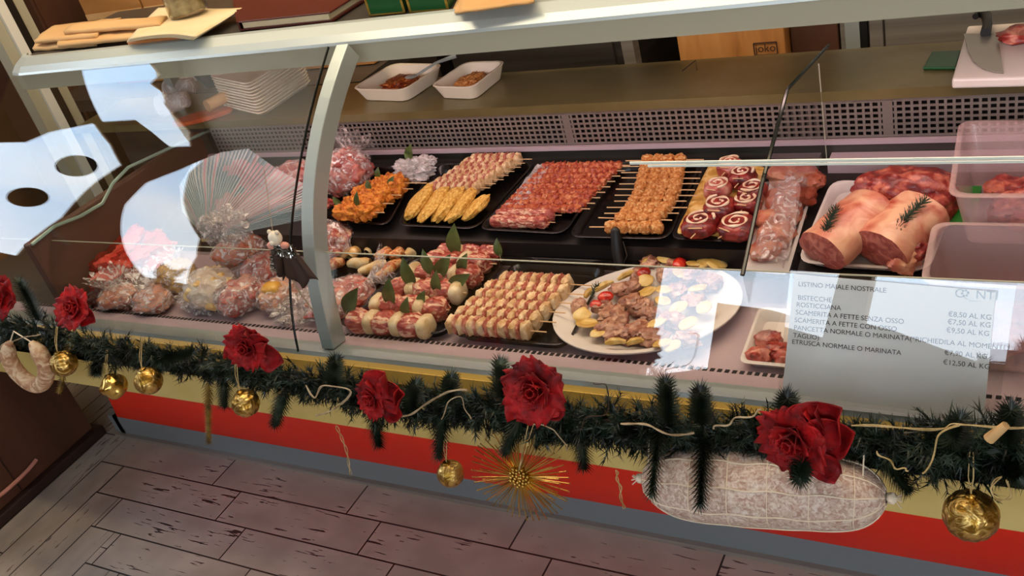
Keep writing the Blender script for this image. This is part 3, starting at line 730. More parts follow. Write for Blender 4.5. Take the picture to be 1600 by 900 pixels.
# roulades on the yellow sheet
A = rq((1054, 364), (1160, 372), (1202, 258), (1110, 254), h=.02)
b = MB(); b.grid(lambda s, t: lerp(lerp(A[0], A[1], s), lerp(A[3], A[2], s), t) + RN * .0025 * noise.noise(Vector((s * 5, t * 5, 7))), 12, 16)
tag(b.build('food_sheet', 'yellow_sheet', None, A[0], solid=.002), 'yellow straw coloured paper lining under the roulades', 'paper')
RL = [((1094, 352), .034, 'front left'), ((1152, 356), .034, 'front right'), ((1125, 326), .031, 'second row left'), ((1168, 320), .024, 'second row right'), ((1176, 300), .028, 'third row right'), ((1122, 296), .026, 'pale one in the third row'), ((1160, 278), .027, 'back row'), ((1140, 262), .024, 'farthest back')]
for i, ((u, v), r, w_) in enumerate(RL):
    c = rear(u, v, .034); pale = i in (5, 7)
    e = empty('roulade', c, f'{"pink meat roll" if pale else "dark red spiral stuffed roulade"} tied with a toothpick, {w_}', 'meat roll', 'spiral stuffed roulades')
    b = MB(); b.lump((0, 0, 0), (r, r, .017), None, i, .1, 2.5, 3.2, 30, 16); b.build('meat', 'pork' if pale else 'roulade', e)
    b = MB(); pts = []
    for k in range(46):
        a = k * .27 + i; rr = r * (.86 - .72 * k / 45); pts.append((rr * math.cos(a), rr * math.sin(a), .0165))
    b.tube(pts, [.0022 + .001 * math.sin(k) for k in range(46)], 6); b.build('filling_spiral', 'spiral_fat', e)
    b = MB(); a = -1.6 + U(-.4, .4); b.tube([(r * .9 * math.cos(a), r * .9 * math.sin(a), .004), (r * 1.25 * math.cos(a - .3), r * 1.25 * math.sin(a - .3), -.004)], .0012, 6)
    b.tube([(r * math.cos(a + .3), r * math.sin(a + .3), .012), (r * math.cos(a - .5), r * math.sin(a - .5), .012)], .0012, 6); b.build('toothpick', 'stick', e)
# marinated meat in the narrow tray
for i, (u, v) in enumerate(((1195, 390), (1212, 365), (1205, 342), (1228, 335), (1222, 312), (1248, 305), (1238, 285), (1262, 278), (1225, 272))):
    b = MB(); b.lump((0, 0, 0), (.032, .03, .016), None, i + 30, .3, 2, 2.6, 24, 14); o = b.build('marinated_slice', 'marinated'); o.location = rear(u, v, .022 + .004 * (i % 3))
    o.rotation_euler = (.2 * U(-1, 1), .2 * U(-1, 1), U(0, 3)); tag(o, f'{ORD[i]} orange marinated meat piece from the front in the narrow tray', 'meat', 'marinated meat pieces')
A = [Vector((min(p.x, -.424), p.y, p.z)) for p in rq((1166, 400), (1236, 408), (1306, 272), (1216, 266), h=.052)]
b = MB(); b.grid(lambda s, t: lerp(lerp(A[0], A[1], s), lerp(A[3], A[2], s), t) + RN * (.012 * noise.noise(Vector((s * 4, t * 6, 3))) - .02 * (abs(s - .5) * 2) ** 3), 24, 34)
tag(b.build('plastic_wrap', 'film', None, A[0]), 'crinkled clear film over the marinated meat right of the divider', 'plastic wrap')

# loins
def rosemary(p, q, label, nrm, n=70, L=.016):
    e = empty('rosemary_sprig', p, label, 'herb'); d = q - p; b = MB()
    P_ = lambda t: d * t + Vector(nrm) * (.004 + .006 * math.sin(t * PI)); b.tube([P_(t / 6) for t in range(7)], .0012, 5); b.build('stem', 'rosemary', e)
    b = MB()
    for k in range(n):
        t = k / n; a = k * 2.4; s = d.cross(Vector(nrm)).normalized(); dr = (d.normalized() * .55 + s * math.cos(a) * .9 + Vector(nrm) * abs(math.sin(a)) * .7).normalized()
        b.tube([P_(t), P_(t) + dr * L * U(.7, 1.1)], [.0012, .0004], 4)
    b.build('needles', 'rosemary', e)
def loin(label, f, r_, rad, h, seed):
    p, q = rear(*f, h), rear(*r_, h); e = empty('pork_loin', p, label, 'meat', 'rolled pork loins'); d = q - p; b = MB()
    s = d.cross(Vector((0, 0, 1))).normalized(); up = s.cross(d).normalized()
    def fn(a, t):
        ang = 2 * PI * a; rr = rad * (1 + .10 * noise.noise(Vector((math.cos(ang) * 1.3, math.sin(ang) * 1.3, t * 3 + seed))) + .04 * noise.noise(Vector((math.cos(ang) * 4, math.sin(ang) * 4, t * 9 + seed))))
        if t > .9: rr *= math.sqrt(max(0.02, 1 - ((t - .9) / .1) ** 2))
        return d * t + s * math.cos(ang) * rr * 1.15 + up * math.sin(ang) * rr * .85
    b.grid(lambda a, t: fn(a, t), 32, 26, True); b.build('fat_layer', 'loin_fat', e)
    b = MB(); ring = [fn(k / 32, 0) for k in range(32)]; c = sum(ring, Vector()) / 32
    b.add([c - d.normalized() * .006] + [c + (x - c) * .6 - d.normalized() * .005 for x in ring] + ring, [(0, 1 + (k + 1) % 32, 1 + k) for k in range(32)] + [(1 + k, 1 + (k + 1) % 32, 33 + (k + 1) % 32, 33 + k) for k in range(32)])
    b.build('cut_face', 'loin_cut', e)
    return p, q, up
p, q, up = loin('rolled pork loin with rosemary, left one in the wide white tray', (1284, 392), (1372, 316), .044, .05, 1)
rosemary(at(1287, 374, y=p.y) , rear(1308, 330, .092), 'short rosemary sprig on the left rolled pork loin', (0, -.3, 1), 80)
p, q, up = loin('rolled pork loin with rosemary, larger one in the middle of the white tray', (1374, 392), (1446, 322), .046, .05, 5)
rosemary(at(1388, 378, y=p.y), rear(1446, 316, .09), 'long rosemary sprig on the middle rolled pork loin', (0, -.3, 1), 110)
b = MB(); b.lump((0, 0, 0), (.026, .034, .022), None, 8, .35, 1.8, 2.3, 28, 18); o = b.build('meat_piece', 'loin_fat'); o.location = rear(1412, 402, .032); tag(o, 'small pork piece in front of the larger rolled loin', 'meat')
b = MB(); b.lump((0, 0, 0), (.021, .024, .016), None, 9, .3, 2, 2.3, 28, 18); o = b.build('meat_piece', 'pork_dark'); o.location = rear(1428, 390, .042); tag(o, 'dark red trimmed pork piece on the small pale one', 'meat')
b = MB(); rr_ = E2(-.1, .0, .06); b.lump((0, 0, 0), (.082, .05, .034), rr_, 12, .22, 2.0, 3, 44, 26); o = b.build('rib_rack', 'rack'); o.location = rear(1412, 296, .05); tag(o, 'dark red rack of pork ribs at the back of the white tray', 'meat')
b = MB(); b.lump((0, 0, 0), (.03, .045, .03), E2(0, 0, -.3), 13, .22, 2.0, 2.6, 30, 20); o = b.build('rib_rack', 'rack'); o.location = rear(1462, 322, .045); tag(o, 'dark red pork trimmings right of the rolled loins', 'meat')
b = MB(); b.box((-.03, -.05, 0), (.03, .05, .004)); o = b.build('plastic_divider', 'green_plastic', smooth=False, bevel=.002); o.location = rear(1500, 322, .03); o.rotation_euler = (.2, 0, 0); tag(o, 'green plastic strip between the loins and the clear bins', 'plastic strip')

# clear bins
def bin_(label, rim, depth, down=Vector((0, 0, -1))):
    e = empty('storage_bin', rim[0], label, 'food container', 'translucent storage bins')
    b = MB(); quad_dish(b, [p - rim[0] for p in rim], depth, .018, lip=.006, th=.0025, r=.16, seg=6, down=down); b.build('body', 'bin_clear', e)
    b = MB(); c = sum(rim, Vector()) / 4 - rim[0] + down * (depth - .012)
    for k in range(5): b.lump(c + Vector((U(-.02, .03), U(-.05, .05), .012)), (.03, .03, .016), E2(0, 0, k), k, .3, 2.2, 2.4, 22, 14)
    return e, b
def zq(z, *uv): return [at(u, v, z=z) for u, v in uv]
R1 = zq(.80, (1488, 304), (1680, 304), (1680, 192), (1504, 192)); e, b = bin_('upper translucent food bin standing behind the other one', R1, .104)
b.build('x', 'rack', None, -R1[0] * 0).location = R1[0]; o = COL.objects[-1]; o.name = 'minced_meat'; tag(o, 'red meat lying in the upper translucent bin', 'meat')
R2 = [clampy(p, .085) for p in zq(.76, (1446, 440), (1690, 452), (1680, 342), (1466, 342))]; e, b = bin_('lower translucent food bin nearest the price list', R2, .165)
R2 = R2
b.build('x', 'pork_dark', None).location = R2[0]; o = COL.objects[-1]; o.name = 'meat_cut'; tag(o, 'dark red meat cuts lying in the lower translucent bin', 'meat')
# small white tray of dark meat
for i, (u, v) in enumerate(((1185, 556), (1215, 548), (1200, 530), (1232, 560))):
    b = MB(); b.lump((0, 0, 0), (.022, .018, .013), None, 40 + i, .3, 2, 2.4, 24, 14); o = b.build('meat_piece', 'pork_dark'); o.location = front(u, v, .014); tag(o, f'{ORD[i]} dark red meat piece in the small white tray', 'meat', 'dark meat pieces in the small tray')

# ------------------------------------------------------------------ oval platter
pc_ = front(1018, 476, .012); ang = .35
pl = MB(); prf = [(.30, .0), (.55, .0), (.80, .006), (.96, .02), (1.0, .021), (1.0, .024), (.95, .024), (.78, .010), (.5, .005), (.0, .005)]
n = 56; vs = []
for r, h in prf:
    for k in range(n): a = 2 * PI * k / n; vs.append((.176 * r * math.cos(a), .143 * r * math.sin(a), h))
fs = [(i * n + k, i * n + (k + 1) % n, (i + 1) * n + (k + 1) % n, (i + 1) * n + k) for i in range(len(prf) - 1) for k in range(n)] + [tuple(range(n))[::-1]]
pl.add(vs, fs); o = pl.build('oval_platter', 'white_plastic'); o.location = (pc_.x, min(pc_.y, .02), DZ + .004); o.rotation_euler = (0, 0, ang)
tag(o, 'white oval platter of cooked meat and potatoes in the front row', 'platter')
def pf(u, v, h=.03): return at(u, v, z=DZ + h)
pot = [(909, 492, 1), (918, 505, 1.2), (935, 520, .9), (1010, 456, 1.1), (1038, 452, 1), (1036, 470, .9), (1025, 505, 1.1), (1042, 320 + 82, 1.1), (1085, 412, .9), (1100, 410, 1), (1120, 412, 1.1), (1008, 438, 1), (1050, 540, .9), (1035, 536, 1), (1060, 480, 1), (1075, 505, 1), (1090, 450, 1), (1100, 480, .9), (1065, 425, 1)]
for i, (u, v, s) in enumerate(pot):
    b = MB(); b.lump((0, 0, 0), (.0175 * s, .016 * s, .0035), E2(U(-.3, .3), U(-.3, .3), U(0, 3)), i, .1, 1.6, 2.6, 24, 10); o = b.build('potato_slice', 'potato'); o.location = pf(u, v, .034 if i > 2 else .028)
    tag(o, 'yellow round potato slice among the meat on the oval platter', 'potato slice', 'potato slices on the oval platter')
mt = [(955, 490, 1.1), (945, 512, .9), (967, 500, 1), (972, 452, 1), (990, 448, .9), (985, 470, 1.1), (1000, 480, 1), (1000, 515, 1.4), (985, 520, 1.1), (1015, 490, 1), (962, 520, 1), (1040, 428, 1), (1055, 415, 1), (1000, 430, 1), (940, 480, .8), (1020, 525, 1.2), (905, 478, .8), (1015, 412, 1), (1080, 430, 1), (1075, 530, 1), (1050, 500, 1), (1085, 470, 1.1), (1110, 440, 1), (1055, 455, 1)]
for i, (u, v, s) in enumerate(mt):
    b = MB(); b.lump((0, 0, 0), (.023 * s, .018 * s, .011), E2(U(-.3, .3), U(-.3, .3), U(0, 3)), i + 60, .4, 2.1, 2.4, 24, 14); o = b.build('braised_meat', 'braise'); o.location = pf(u, v, .027)
    tag(o, 'brown braised meat chunk among potatoes on the oval platter', 'meat', 'braised meat chunks on the oval platter')
for i, (u, v, r_, lb) in enumerate(((931, 476, .0095, 'small round red tomato half at the left of the platter'), (946, 464, .012, 'long red tomato half beside the round one on the platter'), (1006, 426, .011, 'red tomato half near the middle of the platter'), (1062, 412, .013, 'glossy red tomato half at the back of the platter'))):
    b = MB(); b.lump((0, 0, 0), (r_ * 1.3, r_, r_ * .6), E2(.4, 0, .5 * i), i + 2, .06, 1.5, 2.1, 22, 14); o = b.build('tomato_half', 'tomato'); o.location = pf(u, v, .036); tag(o, lb, 'tomato')
for i, ((u0, v0), (u1, v1)) in enumerate((((930, 455), (958, 440)), ((965, 437), (995, 424)), ((946, 536), (978, 534)), ((980, 537), (1006, 532)), ((914, 465), (926, 452)), ((1004, 412), (1022, 406)))):
    p, q = pf(u0, v0, .03), pf(u1, v1, .032); b = MB(); b.tube([p - p, (q - p) * .3 + Vector((0, 0, .003)), (q - p) * .7 + Vector((0, 0, .003)), q - p], [.0035, .0065, .006, .003], 8); o = b.build('potato_wedge', 'potato'); o.location = p
    tag(o, ('yellow potato wedge at the left rim of the platter', 'yellow potato wedge at the upper left of the platter', 'yellow potato wedge at the front rim of the platter', 'short potato wedge right of the front one', 'small potato wedge beside the left rim', 'narrow potato wedge at the back of the platter')[i], 'potato wedge')
p = pf(1130, 410, .03); rosemary(p, p + Vector((.02, .03, .012)), 'dark rosemary sprig at the right rim of the oval platter', (0, -.3, 1), 30, .012)
p = pf(925, 466, .03); rosemary(p, p + Vector((.005, .03, .008)), 'dark rosemary sprig at the left rim of the oval platter', (0, -.3, 1), 20, .010)

# ------------------------------------------------------------------ stuffed pastry rolls
PR = [((590, 402), (618, 385), 1), ((612, 400), (640, 386), 1), ((575, 392), (585, 380), 0), ((548, 400), (562, 386), 0), ((640, 395), (655, 388), 0), ((548, 412), (575, 410), 0), ((565, 425), (600, 412), 0), ((592, 432), (622, 410), 1), ((512, 416), (535, 408), 1), ((530, 402), (545, 392), 0)]
for i, ((u0, v0), (u1, v1), pa) in enumerate(PR):
    p, q = front(u0, v0, .024), front(u1, v1, .026); d = q - p; L = max(d.length, .035); c = (p + q) / 2; rot = d.to_track_quat('X', 'Z').to_matrix(); b = MB()
    def fn(a, t, L=L, rot=rot, i=i):
        ang = 2 * PI * a; r = .0135 * (math.sin(PI * (.12 + .76 * t)) ** .6) * (1 + .12 * math.sin(ang + t * 9 + i))
        return rot @ Vector(((t - .5) * L * 1.25, math.cos(ang) * r, math.sin(ang) * r))
    b.grid(fn, 18, 16, True); o = b.build('pastry_roll', 'paprika_dough' if pa else 'dough'); o.location = c
    tag(o, f'{ORD[i]} stuffed pastry roll{" dusted with paprika" if pa else ""}, counted from the back of its tray', 'pastry roll', 'stuffed pastry rolls')

# ------------------------------------------------------------------ wrapped meats
def crumple(b, c, size, seed, amp=.28, freq=2.6, nu=40, nv=26, rot=None, p=2.2):
    b.lump(c, size, rot, seed, amp, freq, p, nu, nv)
def parcel(name, label, p, size, m='pork', fm='film', seed=1, rot=None, top=None, cat='wrapped meat', extra=None, group=None):
    e = empty(name, p, label, cat, group)
    b = MB(); b.lump((0, 0, 0), size, rot, seed, .28, 2.2, 2.4, 40, 26); b.rest(p, .003).build('meat', m, e)
    if extra:
        (x, y, z), r_, em = extra; b = MB(); b.lump((x, y, z), r_, None, seed + 3, .06, 1.5, 3, 24, 14); b.build('cheese_piece' if em == 'cheese' else 'leaf_piece', em, e)
    b = MB(); crumple(b, (0, 0, 0), tuple(s * 1.13 for s in size), seed + 9, .16, 3.4, rot=rot)
    if top:
        o_, R_, H_ = Vector(top[0]), top[1], top[2]; ax = Vector(top[3]).normalized() if len(top) > 3 else Vector((0, 0, 1)); sd = ax.orthogonal().normalized(); s2 = ax.cross(sd)
        def fn(a, t):
            an = 2 * PI * a; r = .006 + R_ * t ** 1.2; w_ = math.sin(an * 13 + seed) * .35 * t + noise.noise(Vector((a * 6, t * 2, seed))) * .6 * t
            return o_ + sd * math.cos(an) * r * (1 + w_ * .4) + s2 * math.sin(an) * r * (1 + w_ * .4) + ax * (H_ * t * (1 + .35 * w_))
        b.grid(fn, 90, 8, True)
    b.rest(p, .001).build('wrapping', fm, e); return e
P_ = parcel
def fr(u, v, h): return front(u, v, h)
P_('wrapped_meat', 'small round cellophane parcel nearest the slotted rim, leftmost of the small ones', fr(186, 466, .028), (.05, .04, .026), 'marinated', seed=2, top=((0, 0, .02), .045, .05))
P_('wrapped_meat', 'small round cellophane parcel of stuffed meat with a ruffled top, second along the rim', fr(238, 470, .03), (.045, .04, .028), 'loin_fat', seed=4, top=((0, 0, .02), .05, .05))
P_('wrapped_meat', 'wrapped parcel with pale yellow filling behind the small ruffled ones', fr(276, 432, .04), (.045, .045, .034), 'potato', 'film', seed=6, top=((0, 0, .025), .035, .035))
P_('wrapped_meat', 'large pale wrapped parcel under a folded paper sheet in the left bay', fr(330, 450, .05), (.06, .05, .04), 'dough', 'film_dense', seed=8)
P_('wrapped_meat', 'wrapped red roast with a yellow cheese slice left of the tinsel figure', fr(378, 462, .038), (.04, .055, .034), 'pork', seed=10, rot=E2(0, 0, -.5), extra=((-.0, -.042, .0), (.014, .005, .013), 'cheese'))
P_('wrapped_meat', 'wrapped meat with an orange cheese wedge below the tinsel figure', fr(432, 460, .034), (.035, .045, .03), 'loin_fat', seed=12, extra=((.005, -.01, .024), (.022, .02, .012), 'cheese'))
P_('wrapped_meat', 'wrapped roast right beside the red roast, under the tinsel figure', fr(412, 425, .045), (.05, .05, .036), 'pork', seed=14)
P_('wrapped_meat', 'flat reddish wrapped meat behind the pale parcel in the left bay', rear(372, 392, .03), (.06, .05, .03), 'marinated', seed=16)
P_('wrapped_meat', 'brown wrapped meat lying at the far left end of the display', fr(92, 428, .035), (.06, .06, .03), 'braise', seed=18)
P_('wrapped_meat', 'grey pink wrapped cut in front of the red plastic bag', fr(130, 452, .022), (.08, .04, .02), 'pork', 'film_dense', seed=20)
P_('wrapped_meat', 'small pink wrapped cut tucked below the brown one at the far left', fr(60, 468, .02), (.05, .04, .02), 'pork', 'film', seed=22)
for i, (u, v, h, sz, lb) in enumerate(((112, 436, .03, (.10, .06, .035), 'crinkled clear bag spread over the brown and grey meat at the far left'), (318, 470, .02, (.07, .03, .022), 'crinkled clear bag lying flat before the pale parcel'), (468, 480, .02, (.045, .05, .022), 'crinkled clear bag end lying left of the curved post'), (205, 438, .035, (.06, .05, .03), 'crinkled clear bag between the red bag and the small parcels'))):
    p = fr(u, v, h); b = MB(); crumple(b, (0, 0, 0), sz, 50 + i, .6, 3.6, 64, 40); tag(b.rest(p, .001).build('clear_bag', 'film', None).id_data, lb, 'plastic bag'); COL.objects[-1].location = p
e = empty('red_plastic_bag', fr(168, 408, .05), 'crumpled bright red plastic bag in the left bay', 'plastic bag')
b = MB(); b.lump((0, 0, 0), (.17, .11, .06), E2(0, 0, .2), 3, .38, 3.2, 2.2, 70, 40); b.rest(e.location, .001).build('bag_body', 'red_bag', e)
b = MB()
tp = at(152, 372, y=e.location.y + .03) - e.location
b.grid(lambda a, t: Vector((.045 * (1 - t) * math.cos(2 * PI * a) * (1 + .2 * math.sin(9 * a)), .02 * (1 - t) * math.sin(2 * PI * a), .0)) + Vector((tp.x, tp.y, .02)) * 1 + Vector((0, 0, (tp.z - .02 + .01) * t)), 24, 8, True); b.build('bag_tip', 'red_bag', e)
# big bagged meat across the post
P_('bagged_meat', 'large clear bag of pink meat on the rear row behind the curved post', rear(538, 268, .055), (.062, .06, .05), 'pork', seed=24, top=((.0, .03, .03), .06, .05, (.1, .6, .6)), cat='bagged meat')
P_('bagged_meat', 'clear bag of pink meat on the rear row left of the curved post', rear(462, 278, .045), (.06, .055, .038), 'pork', seed=26, cat='bagged meat')
P_('bagged_meat', 'small pink cut in clear film below the left bag of the rear row', rear(450, 318, .022), (.05, .03, .018), 'loin_fat', 'film_dense', seed=28, cat='bagged meat')
b = MB(); b.lump((0, 0, 0), (.022, .014, .012), None, 5, .3, 2, 2.4, 22, 14); o = b.build('meat_piece', 'pork_dark'); o.location = rear(508, 318, .03); tag(o, 'small dark red meat piece at the left of the chicken skewers', 'meat')
e = empty('plastic_bag', rear(650, 268, .03), 'crumpled white translucent plastic bag on the chicken tray', 'plastic bag')
b = MB(); crumple(b, (0, 0, .006), (.048, .034, .026), 33, .5, 3.0, 60, 36); b.lump((.03, .01, .02), (.024, .02, .014), None, 8, .5, 3, 2, 36, 22); b.rest(e.location, .02).build('film_body', 'film_dense', e)
# netted roast and bag behind the post
P_('netted_roast', 'pink roast wrapped in striped film beside the curved post', fr(516, 378, .05), (.052, .05, .04), 'bacon', 'film', seed=30, extra=((.01, -.046, -.002), (.008, .004, .014), 'bay'), cat='roast')
P_('bagged_meat', 'clear bag of pink meat with bay leaves beside the post in the front row', fr(530, 465, .03), (.055, .07, .028), 'pork', 'film', seed=34, rot=E2(0, 0, -.6), top=((.045, .055, .01), .05, .06, (.7, .7, .2)), extra=((-.01, -.01, .028), (.02, .008, .006), 'bay'), cat='bagged meat')
# pleated cellophane fan
c0 = at(322, 374, y=-.02)
e = empty('gift_wrap_fan', c0, 'pleated blue and pink cellophane fan gathered above a wrapped parcel', 'cellophane wrap')
fan_pts = [((284, 330), 0), ((280, 290), .1), ((300, 256), .16), ((345, 238), .22), ((388, 232), .24), ((430, 262), .22), ((480, 290), .16), ((482, 322), .1), ((470, 345), .06)]
fp = [at(u, v, y=-.02 + dy) - c0 for (u, v), dy in fan_pts]
def fanp(s):
    x = s * (len(fp) - 1); i = min(int(x), len(fp) - 2); t = x - i; return fp[i].lerp(fp[i + 1], t)
vw = (CP - c0).normalized()
def ffn(s, t):
    p = fanp(s) * (t ** .9); return p + vw * (math.sin(s * 2 * PI * 60 + t) * .003 * t + .02 * math.sin(PI * t) + .006 * noise.noise(Vector((s * 8, t * 3, 2))))
b = MB(); b.grid(ffn, 420, 16); b.mi = []
for j in range(15):
    for i in range(419):
        s = i / 419; k = int(s * 110 + .6 * math.sin(j * .5 + s * 9)); h_ = (k * 7919 % 13) / 13
        b.mi.append(2 if k % 2 == 0 else (1 if .5 + .1 * math.sin(j) < s < .78 or h_ < .12 else 0))
b.build('pleated_film', ['film_pleat', 'film_pink', 'film_white'], e, noauto=True)
b = MB(); crumple(b, at(358, 352, y=0) - c0, (.05, .03, .035), 21, .55, 3.4, 60, 36); crumple(b, at(330, 358, y=-.01) - c0, (.03, .02, .03), 25, .55, 3.4, 40, 26); b.build('crumpled_film', 'film', e)
b = MB(); b.tube([Vector((-.012, 0, 0)), Vector((0, -.01, .002)), Vector((.012, 0, 0)), Vector((0, .01, -.002)), Vector((-.012, 0, 0))], .003, 6); b.build('tie', 'raffia', e)

# tongs / black handled tool
p = front(968, 412, .03); q = at(962, 362, y=p.y + .02)
e = empty('serving_tongs', p, 'black handled serving tongs standing behind the oval platter', 'tongs')
b = MB(); b.tube([Vector((0, 0, -.01)), (q - p) * .5 + Vector((0, -.003, 0)), (q - p)], [.011, .0125, .010], 12); b.lump(q - p, (.010, .010, .010), None, 1, 0, 1, 2, 14, 9); b.build('handle', 'black_rubber', e)
b = MB(); b.tube([Vector((.008, 0, 0)), Vector((.02, .0, .02)), Vector((.016, .004, .05))], .0012, 6); b.build('wire_loop', 'steel_dark', e)

# ------------------------------------------------------------------ work shelf
SZ = .8425
def boxq(b, quad, h, inset=0):
    q = [Vector(p) for p in quad]; c = sum(q, Vector()) / 4
    b.hexa(q, [c + (p - c) * (1 - inset) + Vector((0, 0, h)) for p in q])
# white ceramic dishes
for i, (rim, lb, mm, pos, sz) in enumerate((
        (((548, 139), (631, 141), (694, 100), (613, 99)), 'white rectangular ceramic dish of red stew with a spoon', 'ragu', (622, 128), (.045, .055, .014)),
        (((671, 135), (738, 137), (791, 95), (727, 97)), 'white rectangular ceramic dish of brown crumble, right of the stew', 'sesame', (731, 120), (.035, .05, .012)))):
    rr_ = [at(u, v, z=SZ + .036) for u, v in rim]
    e = empty('ceramic_dish', (rr_[0] + rr_[2]) / 2 - Vector((0, 0, .036)), lb, 'dish'); b = MB(); quad_dish(b, rr_, .035, .012, lip=.001, th=.005, r=.2, seg=6); b.build('dish_body', 'ceramic', e, e.location)
    b = MB(); b.lump((0, 0, .016), (sz[0], sz[1] * .9, sz[2]), E2(0, 0, -.1), i, .35, 3, 2.2, 34, 20)
    o = b.build('stew' if i == 0 else 'crumble', mm); o.location = e.location; tag(o, 'red meat stew in the left ceramic dish' if i == 0 else 'brown crumble heap in the right ceramic dish', 'food')
e = empty('serving_spoon', at(650, 118, z=SZ + .034), 'steel serving spoon resting in the red stew', 'spoon'); q = at(712, 87, z=SZ + .05) - e.location
b = MB(); b.tube([Vector((0, 0, 0)), q * .5 + Vector((0, 0, .006)), q], [.003, .0035, .006], 8); b.build('handle', 'alu', e)
b = MB(); b.lump((-.012, -.005, .0), (.018, .012, .004), None, 1, 0, 1, 2, 16, 9); b.build('bowl', 'alu', e)
# stack of foam trays
fa, fb, fc, fd = [at(u, v, z=SZ + .012) for u, v in ((352, 172), (408, 178), (488, 124), (420, 118))]
fa = at(346, 163, z=SZ + .012)
for k in range(11):
    b = MB(); dz = Vector((0, 0, .0082 * k)); sh_ = Vector((-.001 * k + U(-.001, .001), .0008 * k + U(-.001, .001), 0))
    quad_dish(b, [p + dz + sh_ for p in (fa, fb, fc, fd)], .012, .01, lip=.002, th=.002, r=.12)
    tag(b.build('foam_tray', 'foam', None, fa + dz), ('lowest' if k == 0 else 'topmost' if k == 10 else ORD[k] + ' from the bottom') + ' white foam tray in the stack behind the curved glass', 'tray', 'stacked white foam trays')
# wooden paddle board, paper roll, bowl, cups
b = MB(); c = at(318, 185, z=SZ); b.lathe([(1, 0), (1, .012)], (0, 0, 0), 36)
b.v = [Vector((v.x * .088, v.y * .036, v.z)) for v in b.v]
b.v = [c + E2(0, 0, .5) @ v for v in b.v]; o = b.build('serving_board', 'wood_orange', None, c, bevel=.002); tag(o, 'oval orange wooden board under the paper roll on the work shelf', 'board')
p, q = at(323, 166, z=SZ + .036), at(350, 152, z=SZ + .036); d = (q - p).normalized(); q = p + d * .11
e = empty('paper_roll', p, 'beige paper roll lying on the oval wooden board', 'roll')
b = MB(); b.lathe([(.0165, 0), (.0165, .11), (.0125, .11), (.0125, 0), (.0165, 0)], (0, 0, 0), 26, d); b.build('tube', 'kraft', e)
c = at(318, 142, z=SZ + .0); b = MB(); b.lathe([(.03, 0), (.05, .05), (.053, .07), (.05, .07), (.028, .006), (0, .006)], (0, 0, 0), 30); o = b.build('bowl', 'black_plastic'); o.location = c + Vector((.0, .05, 0)); tag(o, 'black plastic bowl behind the paper roll', 'bowl')
# clear cups lying nested
for k in range(4):
    p = at(252 + 12 * k, 165 - 22 * k, z=SZ + .04); e = tag(empty('plastic_cup', p, ORD[k] + ' clear ribbed plastic cup from the front, lying left of the paper roll', 'cup', 'clear ribbed plastic cups'))
    d = Vector((.93, .3, .05)).normalized(); b = MB()
    pr_ = [(.022 + .012 * (1 - t / 12) + .0006 * (t % 2), .085 * t / 12) for t in range(13)]; b.lathe(pr_, (0, 0, 0), 24, d); b.build('cup_body', 'film_dense', e, noauto=True)
# right cutting board, cleaver, meat, green tray
bq = [at(u, v, z=SZ + .018) for u, v in ((1487, 124), (1700, 118), (1700, 28), (1512, 40))]
b = MB(); b.hexa([p - Vector((0, 0, .018)) for p in bq], bq); o = b.build('cutting_board', 'white_plastic', None, bq[0], smooth=False, bevel=.004); tag(o, 'white plastic cutting board on the work shelf, under the cleaver', 'cutting board')
CZ = SZ + .0195
e = empty('cleaver', at(1536, 90, z=CZ), 'wide steel cleaver with black handle lying on the white board', 'knife'); eo = e.location
bl = [at(u, v, z=CZ) - eo for u, v in ((1506, 54), (1557, 54), (1563, 80), (1568, 115), (1552, 113), (1536, 108), (1522, 98), (1513, 82))]
b = MB(); b.add(bl + [p + Vector((0, 0, .002)) for p in bl], [tuple(range(8))[::-1], tuple(range(8, 16))] + [(i, (i + 1) % 8, 8 + (i + 1) % 8, 8 + i) for i in range(8)]); b.build('blade', 'steel', e, smooth=False)
hp = [at(u, v, z=CZ + .008) - eo for u, v in ((1540, 52), (1543, 38), (1541, 24), (1530, 20), (1524, 26))]
b = MB(); b.tube(hp, [.0095, .0085, .0095, .009, .006], 12); b.build('handle', 'black_rubber', e)
b = MB(); b.lump((0, 0, 0), (.04, .03, .014), None, 3, .3, 2, 2.4, 28, 16); o = b.build('meat_piece', 'pork_dark'); o.location = at(1600, 52, z=CZ + .012); tag(o, 'raw red meat piece on the white cutting board', 'meat')
gq = [at(u, v, z=SZ + .006) for u, v in ((1442, 105), (1493, 105), (1502, 78), (1456, 80))]
b = MB(); b.hexa([p - Vector((0, 0, .006)) for p in gq], gq); o = b.build('green_tray', 'green_box', None, gq[0], smooth=False, bevel=.002); tag(o, 'dark green flat plastic tray left of the white cutting board', 'tray')
p = at(1068, 108, z=SZ); b = MB(); b.tube([at(1066, 111, z=SZ + .002) - p, at(1087, 94, z=SZ + .01) - p, at(1089, 109, z=SZ + .002) - p], .0012, 5); o = b.build('wire_hook', 'steel_dark'); o.location = p; tag(o, 'bent metal wire hook standing at the back of the work shelf', 'wire hook')

# ------------------------------------------------------------------ top shelf
TZ = 1.117
def flatq(name, m, uv, z, h, lb, cat, zoff=0, bevel=0, group=None):
    q = [at(u, v, z=z) for u, v in uv]; b = MB(); b.hexa(q, [p + Vector((0, 0, h)) for p in q]); return tag(b.build(name, m, None, q[0], smooth=False, bevel=bevel), lb, cat, group)
